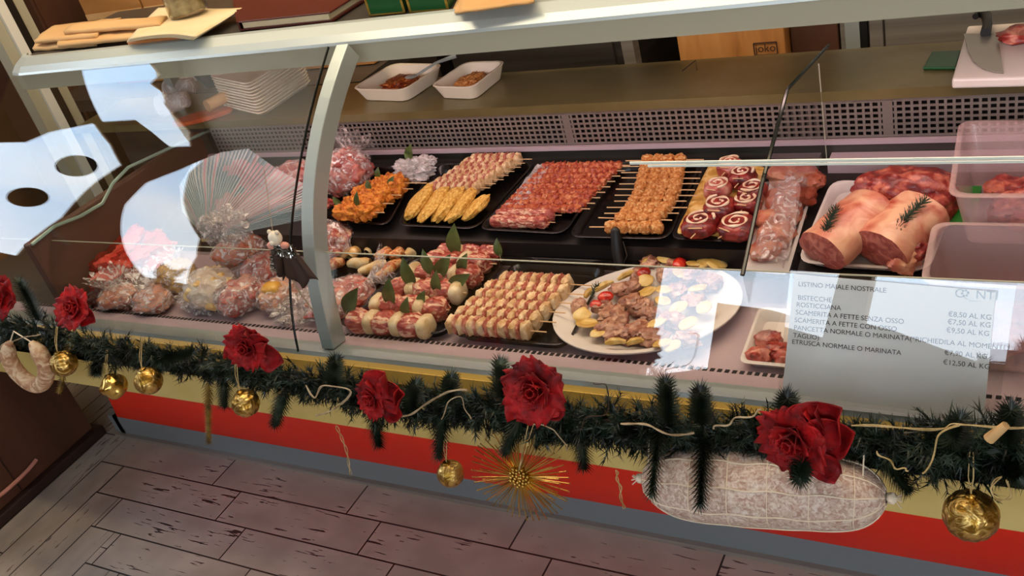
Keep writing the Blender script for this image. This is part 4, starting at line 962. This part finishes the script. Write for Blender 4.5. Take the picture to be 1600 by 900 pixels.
# folded paper sheets / bags at the left
for k, (uv, lb) in enumerate(((((52, 78), (150, 70), (170, 42), (70, 52)), 'lowest kraft paper bag in the pile at the left end of the top shelf'),
                              (((90, 72), (232, 58), (236, 40), (100, 50)), 'long folded kraft bag in the pile at the left end of the top shelf'),
                              (((54, 66), (150, 58), (190, 30), (86, 42)), 'creased kraft bag in the pile at the left end of the top shelf'),
                              (((100, 52), (250, 40), (262, 28), (120, 38)), 'topmost flat kraft bag in the pile at the left end of the top shelf'))):
    z = TZ + [.006, .017, .025, .036][k]; q = [at(u, v, z=z) for u, v in uv]; b = MB()
    def fn(s, t, q=q, k=k):
        p = lerp(lerp(q[0], q[1], s), lerp(q[3], q[2], s), t); return p + Vector((0, 0, .003 * noise.noise(Vector((s * 6, t * 4, k))) + .003 * math.sin(t * 3)))
    b.grid(fn, 16, 8); tag(b.build('paper_bag', 'kraft', None, q[0], solid=.009), lb, 'paper bag', 'kraft bags on the left of the top shelf')
flatq('wooden_board', 'wood_board', ((202, 74), (284, 64), (290, 40), (208, 50)), TZ, .014, 'small orange wooden board under the loose paper sheets', 'board', bevel=.003)
q = [at(u, v, z=TZ + .018) for u, v in ((198, 66), (300, 60), (372, 14), (246, 20))]
for k in range(6):
    b = MB()
    def fn(s, t, k=k):
        p = lerp(lerp(q[0], q[1], s), lerp(q[3], q[2], s), t); return p + Vector((.006 * k, -.003 * k, .0022 * k + .006 * math.sin(s * 3 + t * 2) - .010 * max(0, s - .75) * 2 * (1 - t)))
    b.grid(fn, 14, 12); tag(b.build('paper_sheet', 'paper', None, q[0], solid=.0012), ('lowest' if k == 0 else 'topmost' if k == 5 else ORD[k] + ' from the bottom') + ' cream wrapping paper sheet under the glass jar', 'paper', 'cream paper sheets under the jar')
c = at(296, 20, z=TZ + .036); e = empty('glass_jar', c, 'clear glass jar standing on the cream paper sheets', 'jar')
b = MB(); b.lathe([(.044, 0), (.049, .006), (.050, .09), (.044, .105), (.044, .12), (.042, .12), (.042, .104), (.047, .088), (.046, .008), (0, .006)], (0, 0, 0), 32); b.build('jar_body', 'jar_glass', e, noauto=True)
b = MB(); b.lathe([(.044, .007), (.045, .06), (.0, .065)], (0, 0, 0), 28); b.build('contents', 'twig', e)
# binder
e = empty('menu_binder', at(378, 46, z=TZ + .001), 'dark red leather binder lying on the top shelf', 'binder'); eo = e.location
q = [at(u, v, z=TZ + .002) for u, v in ((378, 48), (520, 34), (585, -8), (368, -2))]; q[2] = q[1] + (q[2] - q[1]) * .9
b = MB(); b.hexa(q, [p + Vector((0, 0, .004)) for p in q]); b.build('back_cover', 'leather', e, eo, smooth=False)
b = MB(); c = sum(q, Vector()) / 4; b.hexa([c + (p - c) * .95 + Vector((0, 0, .004)) for p in q], [c + (p - c) * .95 + Vector((0, 0, .017)) for p in q]); b.build('pages', 'paper', e, eo, smooth=False)
b = MB(); q2 = [p + Vector((0, 0, .0175)) for p in q]; b.hexa(q2, [p + Vector((0, 0, .004)) for p in q2]); b.build('front_cover', 'leather', e, eo, smooth=False, bevel=.0015)
b = MB(); b.hexa([q[0], q[3], q[3] + Vector((-.006, 0, 0)), q[0] + Vector((-.006, 0, 0))][::-1], [x + Vector((0, 0, .021)) for x in [q[0], q[3], q[3] + Vector((-.006, 0, 0)), q[0] + Vector((-.006, 0, 0))][::-1]]); b.build('spine', 'leather', e, eo, smooth=False)
for k, (u0, u1) in enumerate(((577, 634), (640, 702))):
    q = [at(u, v, z=TZ + .001) for u, v in ((u0, 25 - k * 5), (u1, 20 - k * 5), (u1 + 14, -6), (u0 + 12, -2))]; e = empty('tin_box', q[0], ('left' if k == 0 else 'right') + ' one of two dark green tin boxes behind the binder', 'box', 'green tin boxes')
    b = MB(); b.hexa(q, [p + Vector((0, 0, .05)) for p in q]); b.build('box_body', 'green_box', e, q[0], smooth=False, bevel=.002)
    b = MB(); n_ = (q[0] - q[3]).normalized() * .0006
    for t0, t1 in ((0, .06), (.94, 1)):
        pA, pB = lerp(q[0], q[1], t0) + n_, lerp(q[0], q[1], t1) + n_; b.hexa([pA, pB, pB - n_ * 2, pA - n_ * 2], [x + Vector((0, 0, .05)) for x in (pA, pB, pB - n_ * 2, pA - n_ * 2)])
    pA, pB = q[0] + n_, q[1] + n_; b.hexa([pA, pB, pB - n_ * 2, pA - n_ * 2], [x + Vector((0, 0, .003)) for x in (pA, pB, pB - n_ * 2, pA - n_ * 2)]); b.build('gold_edge', 'gold_trim', e, q[0], smooth=False)
for k in range(4):
    q = [at(u, v, z=TZ + .002 + .006 * k) for u, v in ((706 + 4 * k, 20), (780 + 18 * k, 12 - k * 3), (800 + 12 * k, -10), (720, -8))]; b = MB()
    b.grid(lambda s, t: lerp(lerp(q[0], q[1], s), lerp(q[3], q[2], s), t) + Vector((0, 0, .003 * noise.noise(Vector((s * 5, t * 3, k))))), 12, 6)
    tag(b.build('paper_bag', 'kraft', None, q[0], solid=.004), ('lowest' if k == 0 else 'topmost' if k == 3 else ORD[k] + ' from the bottom') + ' brown paper bag right of the green tins', 'paper bag', 'paper bags right of the green tins')

# ------------------------------------------------------------------ behind the counter
def thingbox(name, a, c, m, lb, cat, bevel=.003, group=None):
    b = MB(); b.box(a, c); return tag(b.build(name, m, None, ((a[0] + c[0]) / 2, (a[1] + c[1]) / 2, a[2]), smooth=False, bevel=bevel), lb, cat, group)
# back bench with cardboard boxes (left)
e = empty('back_bench', (-2.4, .95, 0), 'dark steel bench behind the counter carrying the cardboard boxes', 'bench')
b = MB(); b.box((-3.1, .7, .78), (-1.72, 1.25, .82)); b.build('bench_top', 'steel_dark', e, e.location, smooth=False)
for sx in (-3.05, -1.77):
    for sy in (.74, 1.2): b = MB(); b.box((sx - .02, sy - .02, 0), (sx + .02, sy + .02, .78)); b.build('leg', 'steel_dark', e, e.location, smooth=False)
bx = [at(95, 0, y=.82).x, at(172, 20, y=.82).x]
for (x0, x1, lb) in ((-2.86, -2.585, 'left brown cardboard box on the bench behind the top shelf'), (-2.575, -2.12, 'middle brown cardboard box on the bench behind the top shelf'), (-2.11, -1.75, 'brown cardboard box on the bench behind the foam trays')):
    e = empty('cardboard_box', ((x0 + x1) / 2, .97, .822), lb, 'box', 'cardboard boxes on the back bench'); b = MB(); b.box((x0, .82, .822), (x1, 1.12, 1.3)); b.build('carton', 'cardboard', e, e.location, smooth=False, bevel=.003)
    b = MB(); b.box((x0 + .001, .8188, 1.05), (x1 - .001, .8198, 1.07)); b.build('tape', 'kraft', e, e.location, smooth=False)
# dark cabinet, fridge
e = empty('steel_cabinet', (-1.37, 1.35, 0), 'dark steel cabinet standing behind the ceramic dishes', 'cabinet')
b = MB(); b.box((-1.68, 1.1, 0), (-1.11, 1.6, 1.2)); b.build('body', 'steel_dark', e, e.location, smooth=False)
b = MB(); b.box((-1.67, 1.085, .05), (-1.13, 1.1, 1.18)); b.build('door', 'steel_dark', e, e.location, smooth=False, bevel=.003)
b = MB(); b.box((-1.105, 1.09, 0), (-1.07, 1.13, 1.2)); b.build('door_post', 'steel', e, e.location, smooth=False)
b = MB(); b.lump((0, 0, 0), (.045, .03, .05), None, 4, .3, 2, 2.4, 24, 16); o = b.build('white_sack', 'white_paper'); o.location = (-1.02, 1.2, .56); 
tag(o, 'small white sack glimpsed in the gap beside the wooden crate', 'sack')
b = MB(); b.box((-1.06, 1.14, 0), (-.965, 1.3, .53)); tag(b.build('black_bin', 'black_plastic', None, (-1.0, 1.2, 0), smooth=False), 'black bin in the gap beside the wooden crate', 'bin')
e = empty('wooden_crate', (-.79, 1.22, 0), 'orange wooden crate with a small black printed name, behind the counter', 'crate')
b = MB(); b.box((-.945, 1.1, 0), (-.655, 1.35, 1.1)); b.build('crate_body', 'crate_wood', e, e.location, smooth=False, bevel=.004)
pj = at(1196, 76, y=1.0985)
b = MB(); lw, lh = .03, .0165
for s_ in (-1, 1):
    b.box((pj.x - lw, 1.0975, pj.z + s_ * lh - .0012), (pj.x + lw, 1.0995, pj.z + s_ * lh + .0012)); b.box((pj.x + s_ * lw - .0012, 1.0975, pj.z - lh), (pj.x + s_ * lw + .0012, 1.0995, pj.z + lh))
b.build('stamp_frame', 'joko_ink', e, e.location, smooth=False)
text('joko', 0, 0, .03, 'joko_ink', e, e.location, Vector((1, 0, 0)), Vector((0, 0, 1)), Vector((pj.x, 1.098, pj.z - .008)), 'CENTER', 'lettering')
thingbox('wooden_box', (-.65, 1.14, 0), (-.53, 1.4, 1.1), 'cabinet_wood', 'dark brown wooden box between the crate and the fridge', 'box')
e = empty('fridge', (.1, 1.4, 0), 'stainless steel fridge behind the counter at the right', 'fridge')
b = MB(); b.box((-.52, 1.12, 0), (.7, 1.7, 1.9)); b.build('body', 'steel', e, e.location, smooth=False)
b = MB(); b.box((-.505, 1.1, .05), (-.47, 1.12, 1.88)); b.build('door_frame', 'alu', e, e.location, smooth=False)
b = MB(); b.box((-.468, 1.1, .05), (-.452, 1.121, 1.88)); b.build('door_seal', 'black_rubber', e, e.location, smooth=False)
b = MB(); b.box((-.447, 1.1, .05), (-.415, 1.12, 1.88)); b.box((-.41, 1.1, .05), (.65, 1.12, 1.88)); b.build('door', 'steel', e, e.location, smooth=False, bevel=.002)
# posts and boards at the far left
pm = at(15, 45, x=-2.9)
e = empty('door_frame', (-2.9, pm.y, 0), 'white door frame post standing at the far left end of the counter', 'door frame')
b = MB(); b.box((-2.91, pm.y - .016, 0), (-2.88, pm.y + .016, 2.2)); b.build('white_strip', 'white_frame', e, e.location, smooth=False)
b = MB(); b.box((-2.94, pm.y + .018, 0), (-2.89, pm.y + .05, 2.2)); b.build('seal', 'black_rubber', e, e.location, smooth=False)
b = MB(); b.box((-2.94, pm.y + .052, 0), (-2.9, pm.y + .09, 2.2)); b.build('beige_strip', 'beige_fascia', e, e.location, smooth=False)
b = MB(); b.box((-2.94, pm.y - .055, 0), (-2.89, pm.y - .018, 2.2)); b.build('side_strip', 'beige_fascia', e, e.location, smooth=False)
e = empty('tall_cupboard', (-3.3, 1.0, 0), 'tall dark brown cupboard between the door frame and the cardboard boxes', 'cupboard')
b = MB(); b.box((-3.6, .85, 0), (-3.12, 1.3, 2.0)); b.build('body', 'cabinet_wood', e, e.location, smooth=False)
for k in range(2): b = MB(); b.box((-3.595 + .24 * k, .838, .05), (-3.365 + .24 * k, .85, 1.98)); b.build('door', 'cabinet_wood', e, e.location, smooth=False, bevel=.002)
e = empty('wall_panelling', (-3.3, .2, 0), 'light wooden panelling board at the far left behind the counter end', 'panel')
b = MB(); b.box((-3.45, -.2, .0), (-3.4, .55, 1.45)); b.build('board', 'wall_wood', e, e.location, smooth=False)

# low wooden cabinet left in front
e = empty('low_cabinet', (-2.8, -.2, 0), 'low dark brown wooden cabinet under the left end of the counter', 'cabinet')
b = MB(); b.box((-3.2, -.62, .03), (-2.6, -.02, .44)); b.build('body', 'cabinet_wood', e, e.location, smooth=False, bevel=.003)
b = MB(); b.box((-3.21, -.64, 0), (-2.575, .0, .03)); b.build('plinth', 'skirting', e, e.location, smooth=False, bevel=.004)
b = MB(); b.box((-2.601, -.30, .03), (-2.597, -.297, .44)); b.build('door_gap', 'skirting', e, e.location, smooth=False)
pts = [at(u, v, x=-2.592) for u, v in ((57, 718), (45, 733), (28, 750), (10, 766), (-10, 782))]
b = MB(); b.tube(pts, .006, 8); tag(b.build('hose', 'cheek', None, pts[0]), 'pinkish rubber hose curving against the low brown cabinet', 'hose')

# ------------------------------------------------------------------ hanging decoration
GY = -.30
def g(u, v, y=GY): return at(u, v, y=y)
PATH = [(-90, 490), (0, 505), (90, 520), (180, 545), (270, 560), (360, 572), (450, 590), (540, 605), (620, 625), (700, 638), (780, 640), (860, 655), (940, 660), (1020, 668), (1100, 680), (1180, 680), (1260, 685), (1340, 682), (1420, 700), (1500, 700), (1600, 700), (1720, 705)]
path = [g(u, v) for u, v in PATH]
WID = [50, 50, 44, 44, 36, 38, 40, 44, 44, 40, 40, 46, 44, 46, 50, 44, 38, 18, 44, 50, 48, 48]
def pathat(t):
    x = t * (len(path) - 1); i = min(int(x), len(path) - 2); return path[i].lerp(path[i + 1], x - i), lerp(WID[i], WID[i + 1], x - i) / 1000 * 1.05 * (1 + .45 * noise.noise(Vector((t * 40, 3, 1))))
gar = empty('pine_garland', path[0], 'dark green artificial pine garland draped along the counter front', 'garland')
go = path[0]
def sprig(b, p, d, L, nn_=20, nl=.016, w_=.0013):
    d = d.normalized(); o1 = d.orthogonal().normalized(); o2 = d.cross(o1)
    def cy(v): return Vector((v.x, min(v.y, -.257), v.z))
    b.tube([cy(p), cy(p + d * L)], [.0014, .0008], 4, False)
    for k in range(nn_):
        t = (k + U(0, 1)) / nn_; a = U(0, 2 * PI); q = p + d * (L * t); e_ = (d * .75 + (o1 * math.cos(a) + o2 * math.sin(a))).normalized(); s = e_.cross(d).normalized() * w_
        tip = q + e_ * nl * U(.7, 1.15); b.add([cy(q - s), cy(q + s), cy(tip)], [(0, 1, 2)])
b = MB(); b.tube([p for p in path], .006, 8); b.build('stem', 'soil_twig', gar, go)
b = MB(); NS = 2600
for i in range(NS):
    t = (i + U(0, 1)) / NS; p, w_ = pathat(t); a = U(0, 2 * PI)
    r = Vector((U(-.5, .5), math.cos(a) * .8, math.sin(a) * 1.0)).normalized()
    if r.y > .45: r.y *= -.5
    off = U(0, .55) * w_
    sprig(b, p + r * off, (r + Vector((U(-.7, .7), -.15, U(-.5, .4)))).normalized(), w_ * U(.4, .75), 20, .019)
b.build('foliage', 'needle', gar, go, smooth=False)['kind'] = 'stuff'
def branch(u0, v0, u1, v1, wd=.036, m='needle', name='branch', n=60, y1=None):
    p = g(u0, v0, GY - .02); q = g(u1, v1, y1 if y1 is not None else GY - .045); b = MB(); d = (q - p); dn = d.normalized(); o1 = dn.orthogonal().normalized(); o2 = dn.cross(o1)
    b.tube([p, (p + q) / 2 + o1 * .003, q], [.002, .0016, .001], 5)
    for k in range(n * 6):
        t = k / (n * 6); a = k * 2.4; e_ = (dn * .8 + o1 * math.cos(a) + o2 * math.sin(a)).normalized(); s = e_.cross(dn).normalized() * .0015; c = p + d * t
        b.add([c - s, c + s, c + e_ * wd * U(.7, 1.1) * (1 - .4 * t)], [(0, 1, 2)])
    return b.build(name, m, gar, go, smooth=False)
for a in ((690, 650, 686, 712), (585, 650, 592, 694), (815, 650, 790, 705), (1030, 660, 1018, 772, 0.036, 'needle', 'branch', 60, -.425), (1100, 680, 1094, 788, 0.036, 'needle', 'branch', 60, -.43), (1380, 715, 1418, 765), (905, 670, 912, 728), (350, 590, 350, 632), (152, 560, 150, 582), (445, 610, 430, 662),
          (520, 600, 525, 562), (700, 625, 705, 590), (785, 620, 782, 568), (1045, 655, 1040, 598), (1096, 660, 1094, 612), (1572, 690, 1580, 640), (1228, 660, 1230, 622), (60, 500, 30, 440), (1255, 700, 1250, 748, 0.036, 'needle', 'branch', 60, -.425), (1480, 700, 1500, 655), (20, 520, 0, 555), (245, 565, 300, 552), (1560, 715, 1590, 745), (640, 640, 650, 600)):
    branch(*a)
for a in ((325, 600, 326, 690), (112, 530, 92, 612)):
    branch(*a, wd=.02, m='needle_gold', name='gold_branch')

# red velvet roses
def petal(b, c, ax, out, r, h, curl, seed, wv=1.0):
    """one cupped petal: ax = rose axis, out = radial direction"""
    sd = ax.cross(out).normalized()
    def fn(s, t):
        a = (s - .5) * 2; wdt = r * (.35 + .75 * math.sin(PI * min(.92, t * .8 + .12))) * wv
        ruf = .12 * r * noise.noise(Vector((a * 2.5 + seed, t * 2, seed * 3.1))) + .10 * r * t * math.sin(a * 9 + seed)
        rad = r * (.18 + .55 * t + curl * t * t) - abs(a) ** 2 * r * .35 * (1 - curl * .3)
        return c + out * (rad + ruf) + sd * (a * wdt) + ax * (h * (t - .45 * curl * t ** 3) + ruf * .8)
    b.grid(fn, 13, 9)
def rose(label, u, v, R_, ax, y=GY - .055, seed=0, leaves=(), open_=1.0):
    c = g(u, v, y); ax = Vector(ax).normalized(); e = empty('velvet_rose', c, label, 'flower', 'red velvet roses on the garland')
    s1 = ax.orthogonal().normalized(); s2 = ax.cross(s1); b = MB()
    for ringi, (n_, rr_, h_, cu) in enumerate(((3, .22, .62, 0), (4, .40, .62, .1), (5, .62, .55, .35), (6, .88, .42, .7))):
        for k in range(n_):
            a = 2 * PI * k / n_ + ringi * .7 + seed; petal(b, Vector((0, 0, 0)), ax, s1 * math.cos(a) + s2 * math.sin(a), R_ * rr_, R_ * h_, cu * open_, seed + k + ringi * 5)
    b.build('petals', 'velvet', e, noauto=True, solid=.0008)
    for (lu, lv, ls) in leaves:
        q = g(lu, lv, y - .005) - c; dn = q.normalized(); b = MB(); sd = dn.cross(ax).normalized(); nr = sd.cross(dn)
        b.grid(lambda s, t: dn * (q.length * .25 + ls * t * 1.25) + sd * (s - .5) * 2 * ls * .62 * math.sin(PI * (.12 + .84 * t)) + nr * (abs(s - .5) ** 2 * ls * .8 + ls * .15 * math.sin(t * 5 + s * 3)), 9, 9)
        b.build('leaf', 'velvet', e, noauto=True, solid=.0008)
FA = (.35, -1, .5)
rose('red velvet rose at the far left edge on the garland', 0, 462, .042, (.3, -1, .6), seed=1, leaves=((8, 440, .03), (25, 470, .03)))
rose('open red velvet rose above the two hearts, over the small cellophane parcels', 118, 482, .037, (.2, -1, .9), seed=2, leaves=((90, 508, .034), (145, 502, .034)))
rose('wide red velvet poinsettia rose above the ribbed gold ball', 388, 540, .036, (.2, -1, .3), seed=3, leaves=((438, 565, .05), (428, 532, .036), (362, 556, .04), (385, 520, .03)))
rose('red velvet rose with spiral heart and pointed leaf at the middle left', 584, 622, .031, (-.25, -1, .3), seed=4, leaves=((605, 578, .048), (628, 618, .05), (612, 640, .042), (640, 600, .04), (575, 590, .03)))
rose('full round red velvet rose above the gold sunburst', 838, 608, .044, (.1, -1, .45), seed=5, leaves=((808, 650, .05), (790, 595, .035), (862, 632, .04)))
rose('large bright red velvet bloom at the right, above the big salami', 1243, 684, .044, (-.3, -1, .15), seed=6, leaves=((1300, 650, .06), (1310, 680, .055), (1290, 722, .05), (1280, 632, .045), (1265, 625, .035), (1255, 725, .03)))

# balls
def ball(label, u, v, r, m='gold_relief', kind=0, stringtop=None, y=GY - .055):
    c = g(u, v, y); e = empty('christmas_ball', c, label, 'bauble', 'gold baubles hanging from the garland'); b = MB()
    def fn(a, t):
        an = 2 * PI * a; th = PI * t; rr = r
        if kind == 1: rr *= 1 + .05 * abs(math.sin(an * 6)) * math.sin(th)
        if kind == 2: rr *= 1 + .10 * math.sin(an * 2 + th * 4) * math.sin(th) ** 2 + .05 * noise.noise(Vector((math.cos(an) * 2, math.sin(an) * 2, th * 2)))
        if kind == 3: rr *= 1 + .025 * math.sin(th * 14)
        return Vector((rr * math.sin(th) * math.cos(an), rr * math.sin(th) * math.sin(an), rr * math.cos(th)))
    b.grid(fn, 48, 30, True); b.build('ball', m, e, noauto=True)
    b = MB(); b.lathe([(.007, r * .96), (.007, r * 1.12), (.003, r * 1.16)], (0, 0, 0), 14); b.build('cap', 'gold', e)
    b = MB(); L = stringtop or .05; b.tube([Vector((0, 0, r * 1.1)), Vector((.002, .01, r + L * .5)), Vector((.0, .03, r + L))], .0009, 5)
    b.tube([Vector((0.0, 0, r * 1.1)), Vector((-.004, .01, r + L * .5)), Vector((-.004, .03, r + L))], .0007, 5); b.build('thread', 'raffia', e)
    return e
ball('gold bauble half hidden under the garland beside the horseshoe salami', 100, 568, .028, kind=1)
ball('shiny twisted gold bauble over the corner of the red panel', 178, 604, .0275, 'gold', kind=2)
ball('gold bauble with scalloped relief right of the twisted one', 232, 595, .029, kind=0)
ball('gold bauble with engraved band, hanging below the wide poinsettia rose', 384, 630, .027, kind=3, stringtop=.07)
ball('matt gold bauble hanging alone left of the sunburst', 704, 740, .0245, 'gold_relief', kind=0, stringtop=.05)
ball('large ribbed glassy gold bauble right of the big salami', 1517, 805, .033, 'gold_relief', kind=1, stringtop=.05)
# sunburst
c = g(812, 745, GY - .045); e = empty('sunburst_ornament', c, 'gold wire sunburst ornament with a round centre hanging below the full rose', 'ornament')
fx = (CP - c).normalized() * .35 + Vector((.0, -1, .0)); fx.normalize(); s1 = fx.orthogonal().normalized(); s2 = fx.cross(s1)
b = MB()
for k in range(84):
    a = 2 * PI * k / 84 + U(-.02, .02); L = .088 if k % 2 == 0 else .07; dr = s1 * math.cos(a) + s2 * math.sin(a) + fx * U(-.08, .08)
    b.tube([dr * .008, dr * L], [.0012, .0009], 4); b.lump(dr * L, (.0013,) * 3, None, 1, 0, 1, 2, 6, 5)
b.build('rays', 'gold', e, smooth=False)
b = MB()
for k in range(30):
    a = k * 2.4; rr = .0035 * math.sqrt(k); b.lump(s1 * math.cos(a) * rr + s2 * math.sin(a) * rr + fx * .004, (.0032,) * 3, None, 1, 0, 1, 2, 8, 6)
b.build('beaded_centre', 'gold', e)
b = MB(); b.tube([s2 * 0 + Vector((0, 0, .01)), g(826, 660, GY - .05) - c], .0009, 5); b.tube([Vector((0, 0, .01)), g(834, 662, GY - .05) - c], .0007, 5); b.build('thread', 'raffia', e)

# salami
p, q = g(1006, 748, GY - .04), g(1386, 778, GY - .04)
e = empty('large_salami', (p + q) / 2, 'big white netted salami hanging level in front of the red panel', 'salami'); eo = (p + q) / 2; d = (q - p); L = d.length; dn = d.normalized(); s1 = dn.cross(Vector((0, 0, 1))).normalized(); s2 = s1.cross(dn)
def srad(t): return .056 * (max(0, 1 - abs(2 * t - 1) ** 4.5)) ** .5 * (1 + .03 * math.sin(t * 6))
def sfn(a, t, k=1.0): an = 2 * PI * a; r = srad(t) * k * (1 + .04 * noise.noise(Vector((math.cos(an) * 2, math.sin(an) * 2, t * 8)))); return p - eo + d * t + s1 * math.cos(an) * r + s2 * math.sin(an) * r
b = MB(); b.grid(lambda a, t: sfn(a, .002 + .996 * (.5 - .5 * math.cos(PI * t))), 44, 60, True); b.build('skin', 'salami_skin', e, noauto=True)
b = MB()
for k in range(9):
    a = k / 9; b.tube([sfn(a + .004 * math.sin(t * .8 + k), .004 + .992 * t / 40, 1.02) for t in range(41)], .0011, 5)
for k in range(6):
    t = .1 + .16 * k; b.tube([sfn(j / 30, t + .012 * math.sin(j / 30 * 2 * PI * 2), 1.02) for j in range(31)], .0008, 4)
b.build('string_net', 'net', e)
for sgn, pe in ((-1, p - eo), (1, q - eo)):
    b = MB()
    b.lump(pe + dn * sgn * .006, (.008, .008, .008), None, 2, .2, 2, 2, 12, 8)
    for k in range(6): a = k; b.tube([pe + dn * sgn * .008, pe + dn * sgn * .02 + Vector((0, U(-.01, .01), U(-.015, .01)))], .0009, 4)
    b.build('knot', 'net', e)
for tt in (.05, .93): b = MB(); b.tube([sfn(.25, tt), Vector(sfn(.25, tt)) + Vector((0, .03, .05))], .0012, 5); b.build('hanging_string', 'net', e)
# horseshoe salami
pts = [g(u, v, GY - .05) for u, v in ((16, 535), (12, 552), (22, 575), (40, 594), (58, 602), (70, 594), (72, 574), (62, 552), (48, 534))]
e = empty('horseshoe_salami', pts[4], 'pale mould covered horseshoe salami hanging at the far left', 'salami'); eo = pts[4]
def cr_(ps, t):
    x = t * (len(ps) - 1); i = min(int(x), len(ps) - 2); f = x - i; P0, P1, P2, P3 = ps[max(i - 1, 0)], ps[i], ps[i + 1], ps[min(i + 2, len(ps) - 1)]
    return .5 * ((2 * P1) + (P2 - P0) * f + (2 * P0 - 5 * P1 + 4 * P2 - P3) * f * f + (3 * P1 - P0 - 3 * P2 + P3) * f ** 3)
b = MB(); b.tube([cr_(pts, k / 40) - eo for k in range(41)], [.0185 * min(1, .3 + k / 6, .3 + (40 - k) / 6) for k in range(41)], 20); b.build('sausage', 'mould', e)
b = MB(); b.tube([pts[0] - eo, (pts[0] + pts[-1]) / 2 - eo + Vector((0, 0, .03)), pts[-1] - eo], .0016, 5); b.build('hanging_string', 'net', e)

# raffia, twigs
def twine(uvs, lb, r=.0013, m='raffia', name='raffia_string', y=GY - .06, strands=2):
    ps = [g(u, v, y + U(-.004, .004)) for u, v in uvs]; b = MB()
    for s_ in range(strands):
        r = r * .75; o_ = Vector((U(-.003, .003), U(-.002, .002), U(-.002, .002))); b.tube([cr_(ps, k / 30) + o_ * math.sin(k * .5 + s_ * 3) - ps[0] for k in range(31)], r, 5)
    o = b.build(name, m); o.location = ps[0]; tag(o, lb, 'twine' if m == 'raffia' else 'twig', None)
twine(((0, 565), (3, 540), (30, 530), (62, 522)), 'pale twig curving out of the garland at the far left', .0018, 'twig', 'twig', strands=1)
twine(((478, 602), (492, 622), (500, 604), (520, 604), (548, 612), (520, 640), (494, 650)), 'looped twig in the garland left of the spiral rose', .0018, 'twig', 'twig')
twine(((610, 654), (640, 648), (665, 632), (700, 612), (730, 610)), 'long pale twig between the spiral rose and the full rose', .002, 'twig', 'twig')
twine(((690, 655), (700, 630), (718, 620), (728, 640), (735, 655)), 'thin forked twig above the matt gold bauble', .0014, 'twig', 'twig', strands=1)
twine(((835, 664), (860, 668), (880, 690), (888, 705)), 'thin twig right of the sunburst in the garland', .0013, 'twig', 'twig', strands=1)
twine(((905, 672), (915, 655), (945, 645), (950, 605), (925, 598)), 'wiry twig sticking up over the yellow panel', .0009, 'soil_twig', 'twig', strands=1)
twine(((970, 662), (1010, 664), (1050, 680), (1085, 676)), 'rope like twig in the garland above the salami end', .0018, 'twig', 'twig')
twine(((1115, 670), (1150, 656), (1192, 642)), 'straight pale twig in the garland left of the large bloom', .0018, 'twig', 'twig', strands=1)
twine(((1330, 665), (1400, 668), (1470, 670), (1500, 664), (1590, 668), (1640, 668)), 'raffia strands running along the garland below the price list', .0013)
twine(((1500, 664), (1468, 680), (1452, 730), (1440, 740)), 'raffia strand falling from the knot below the price list', .0016)
twine(((1370, 705), (1400, 730), (1420, 734)), 'short raffia end right of the large bloom', .0013)
twine(((1565, 745), (1548, 765), (1560, 782), (1578, 775), (1575, 752)), 'curled raffia loop right of the ribbed gold bauble', .0015)
twine(((525, 665), (540, 700), (548, 742)), 'thin raffia strand dangling over the red panel at the left', .0012)
twine(((962, 735), (968, 760), (974, 795)), 'gold raffia strand dangling over the red panel beside the salami', .0014)
b = MB(); pz = g(1556, 675, GY - .06); b.tube([g(1545, 686, GY - .06) - pz, g(1572, 664, GY - .06) - pz], [.007, .005], 10); o = b.build('cinnamon_stick', 'kraft'); o.location = pz; tag(o, 'tan cinnamon stick on the garland below the price list', 'cinnamon stick')

# tinsel figure hanging before the post
c = at(430, 372, y=-.21)
e = empty('tinsel_figure', c, 'small white bear headed figure in silver tinsel hanging before the glass edge', 'ornament')
b = MB(); b.lump((0, 0, 0), (.013, .012, .015), None, 1, .08, 2, 2, 22, 14); b.lump((-.008, 0, .013), (.005, .004, .005), None, 2, 0, 1, 2, 10, 8); b.lump((.010, 0, .012), (.005, .004, .005), None, 2, 0, 1, 2, 10, 8); b.lump((0, -.011, -.004), (.006, .005, .005), None, 2, 0, 1, 2, 10, 8); b.build('head', 'ceramic', e)
b = MB(); b.lump((-.016, -.002, -.016), (.009, .007, .008), None, 3, .1, 2, 2, 14, 9); b.lump((.018, -.002, -.014), (.010, .007, .007), None, 3, .1, 2, 2, 14, 9); b.build('paws', 'cheek', e)
def tinsel(b, a, c_, w_, n):
    for k in range(n):
        t = U(0, 1); q = a.lerp(c_, t); dr = Vector((U(-1, 1), U(-1, 1), U(-1, 1))).normalized() * w_; s = dr.orthogonal().normalized() * .0008; b.add([q - s, q + s, q + dr + s, q + dr - s], [(0, 1, 2, 3)])
b = MB(); tinsel(b, Vector((-.012, 0, -.022)), Vector((.03, 0, -.03)), .014, 260); tinsel(b, Vector((-.014, 0, -.03)), Vector((-.034, 0, -.075)), .012, 260); b.build('tinsel', 'silver_tinsel', e, smooth=False)
b = MB(); b.tube([Vector((-.012, .002, -.01)), Vector((-.018, .002, -.05)), Vector((-.03, .002, -.085))], [.006, .01, .006], 10)
b.grid(lambda s, t: Vector(((s - .5) * (.03 + .06 * t) + .012, .004 + .004 * math.sin(s * 20), -.03 - .07 * t + .012 * math.sin(s * 9))), 22, 10)
b.build('cloak', 'soil_twig', e, noauto=True, solid=.001)
b = MB(); b.tube([Vector((.004, -.004, -.09)), Vector((.008, -.004, -.12)), Vector((.022, -.004, -.16))], .0014, 5); b.tube([Vector((0, 0, .012)), Vector((.012, .03, .13))], .0006, 4); b.build('twig_legs', 'twig', e)
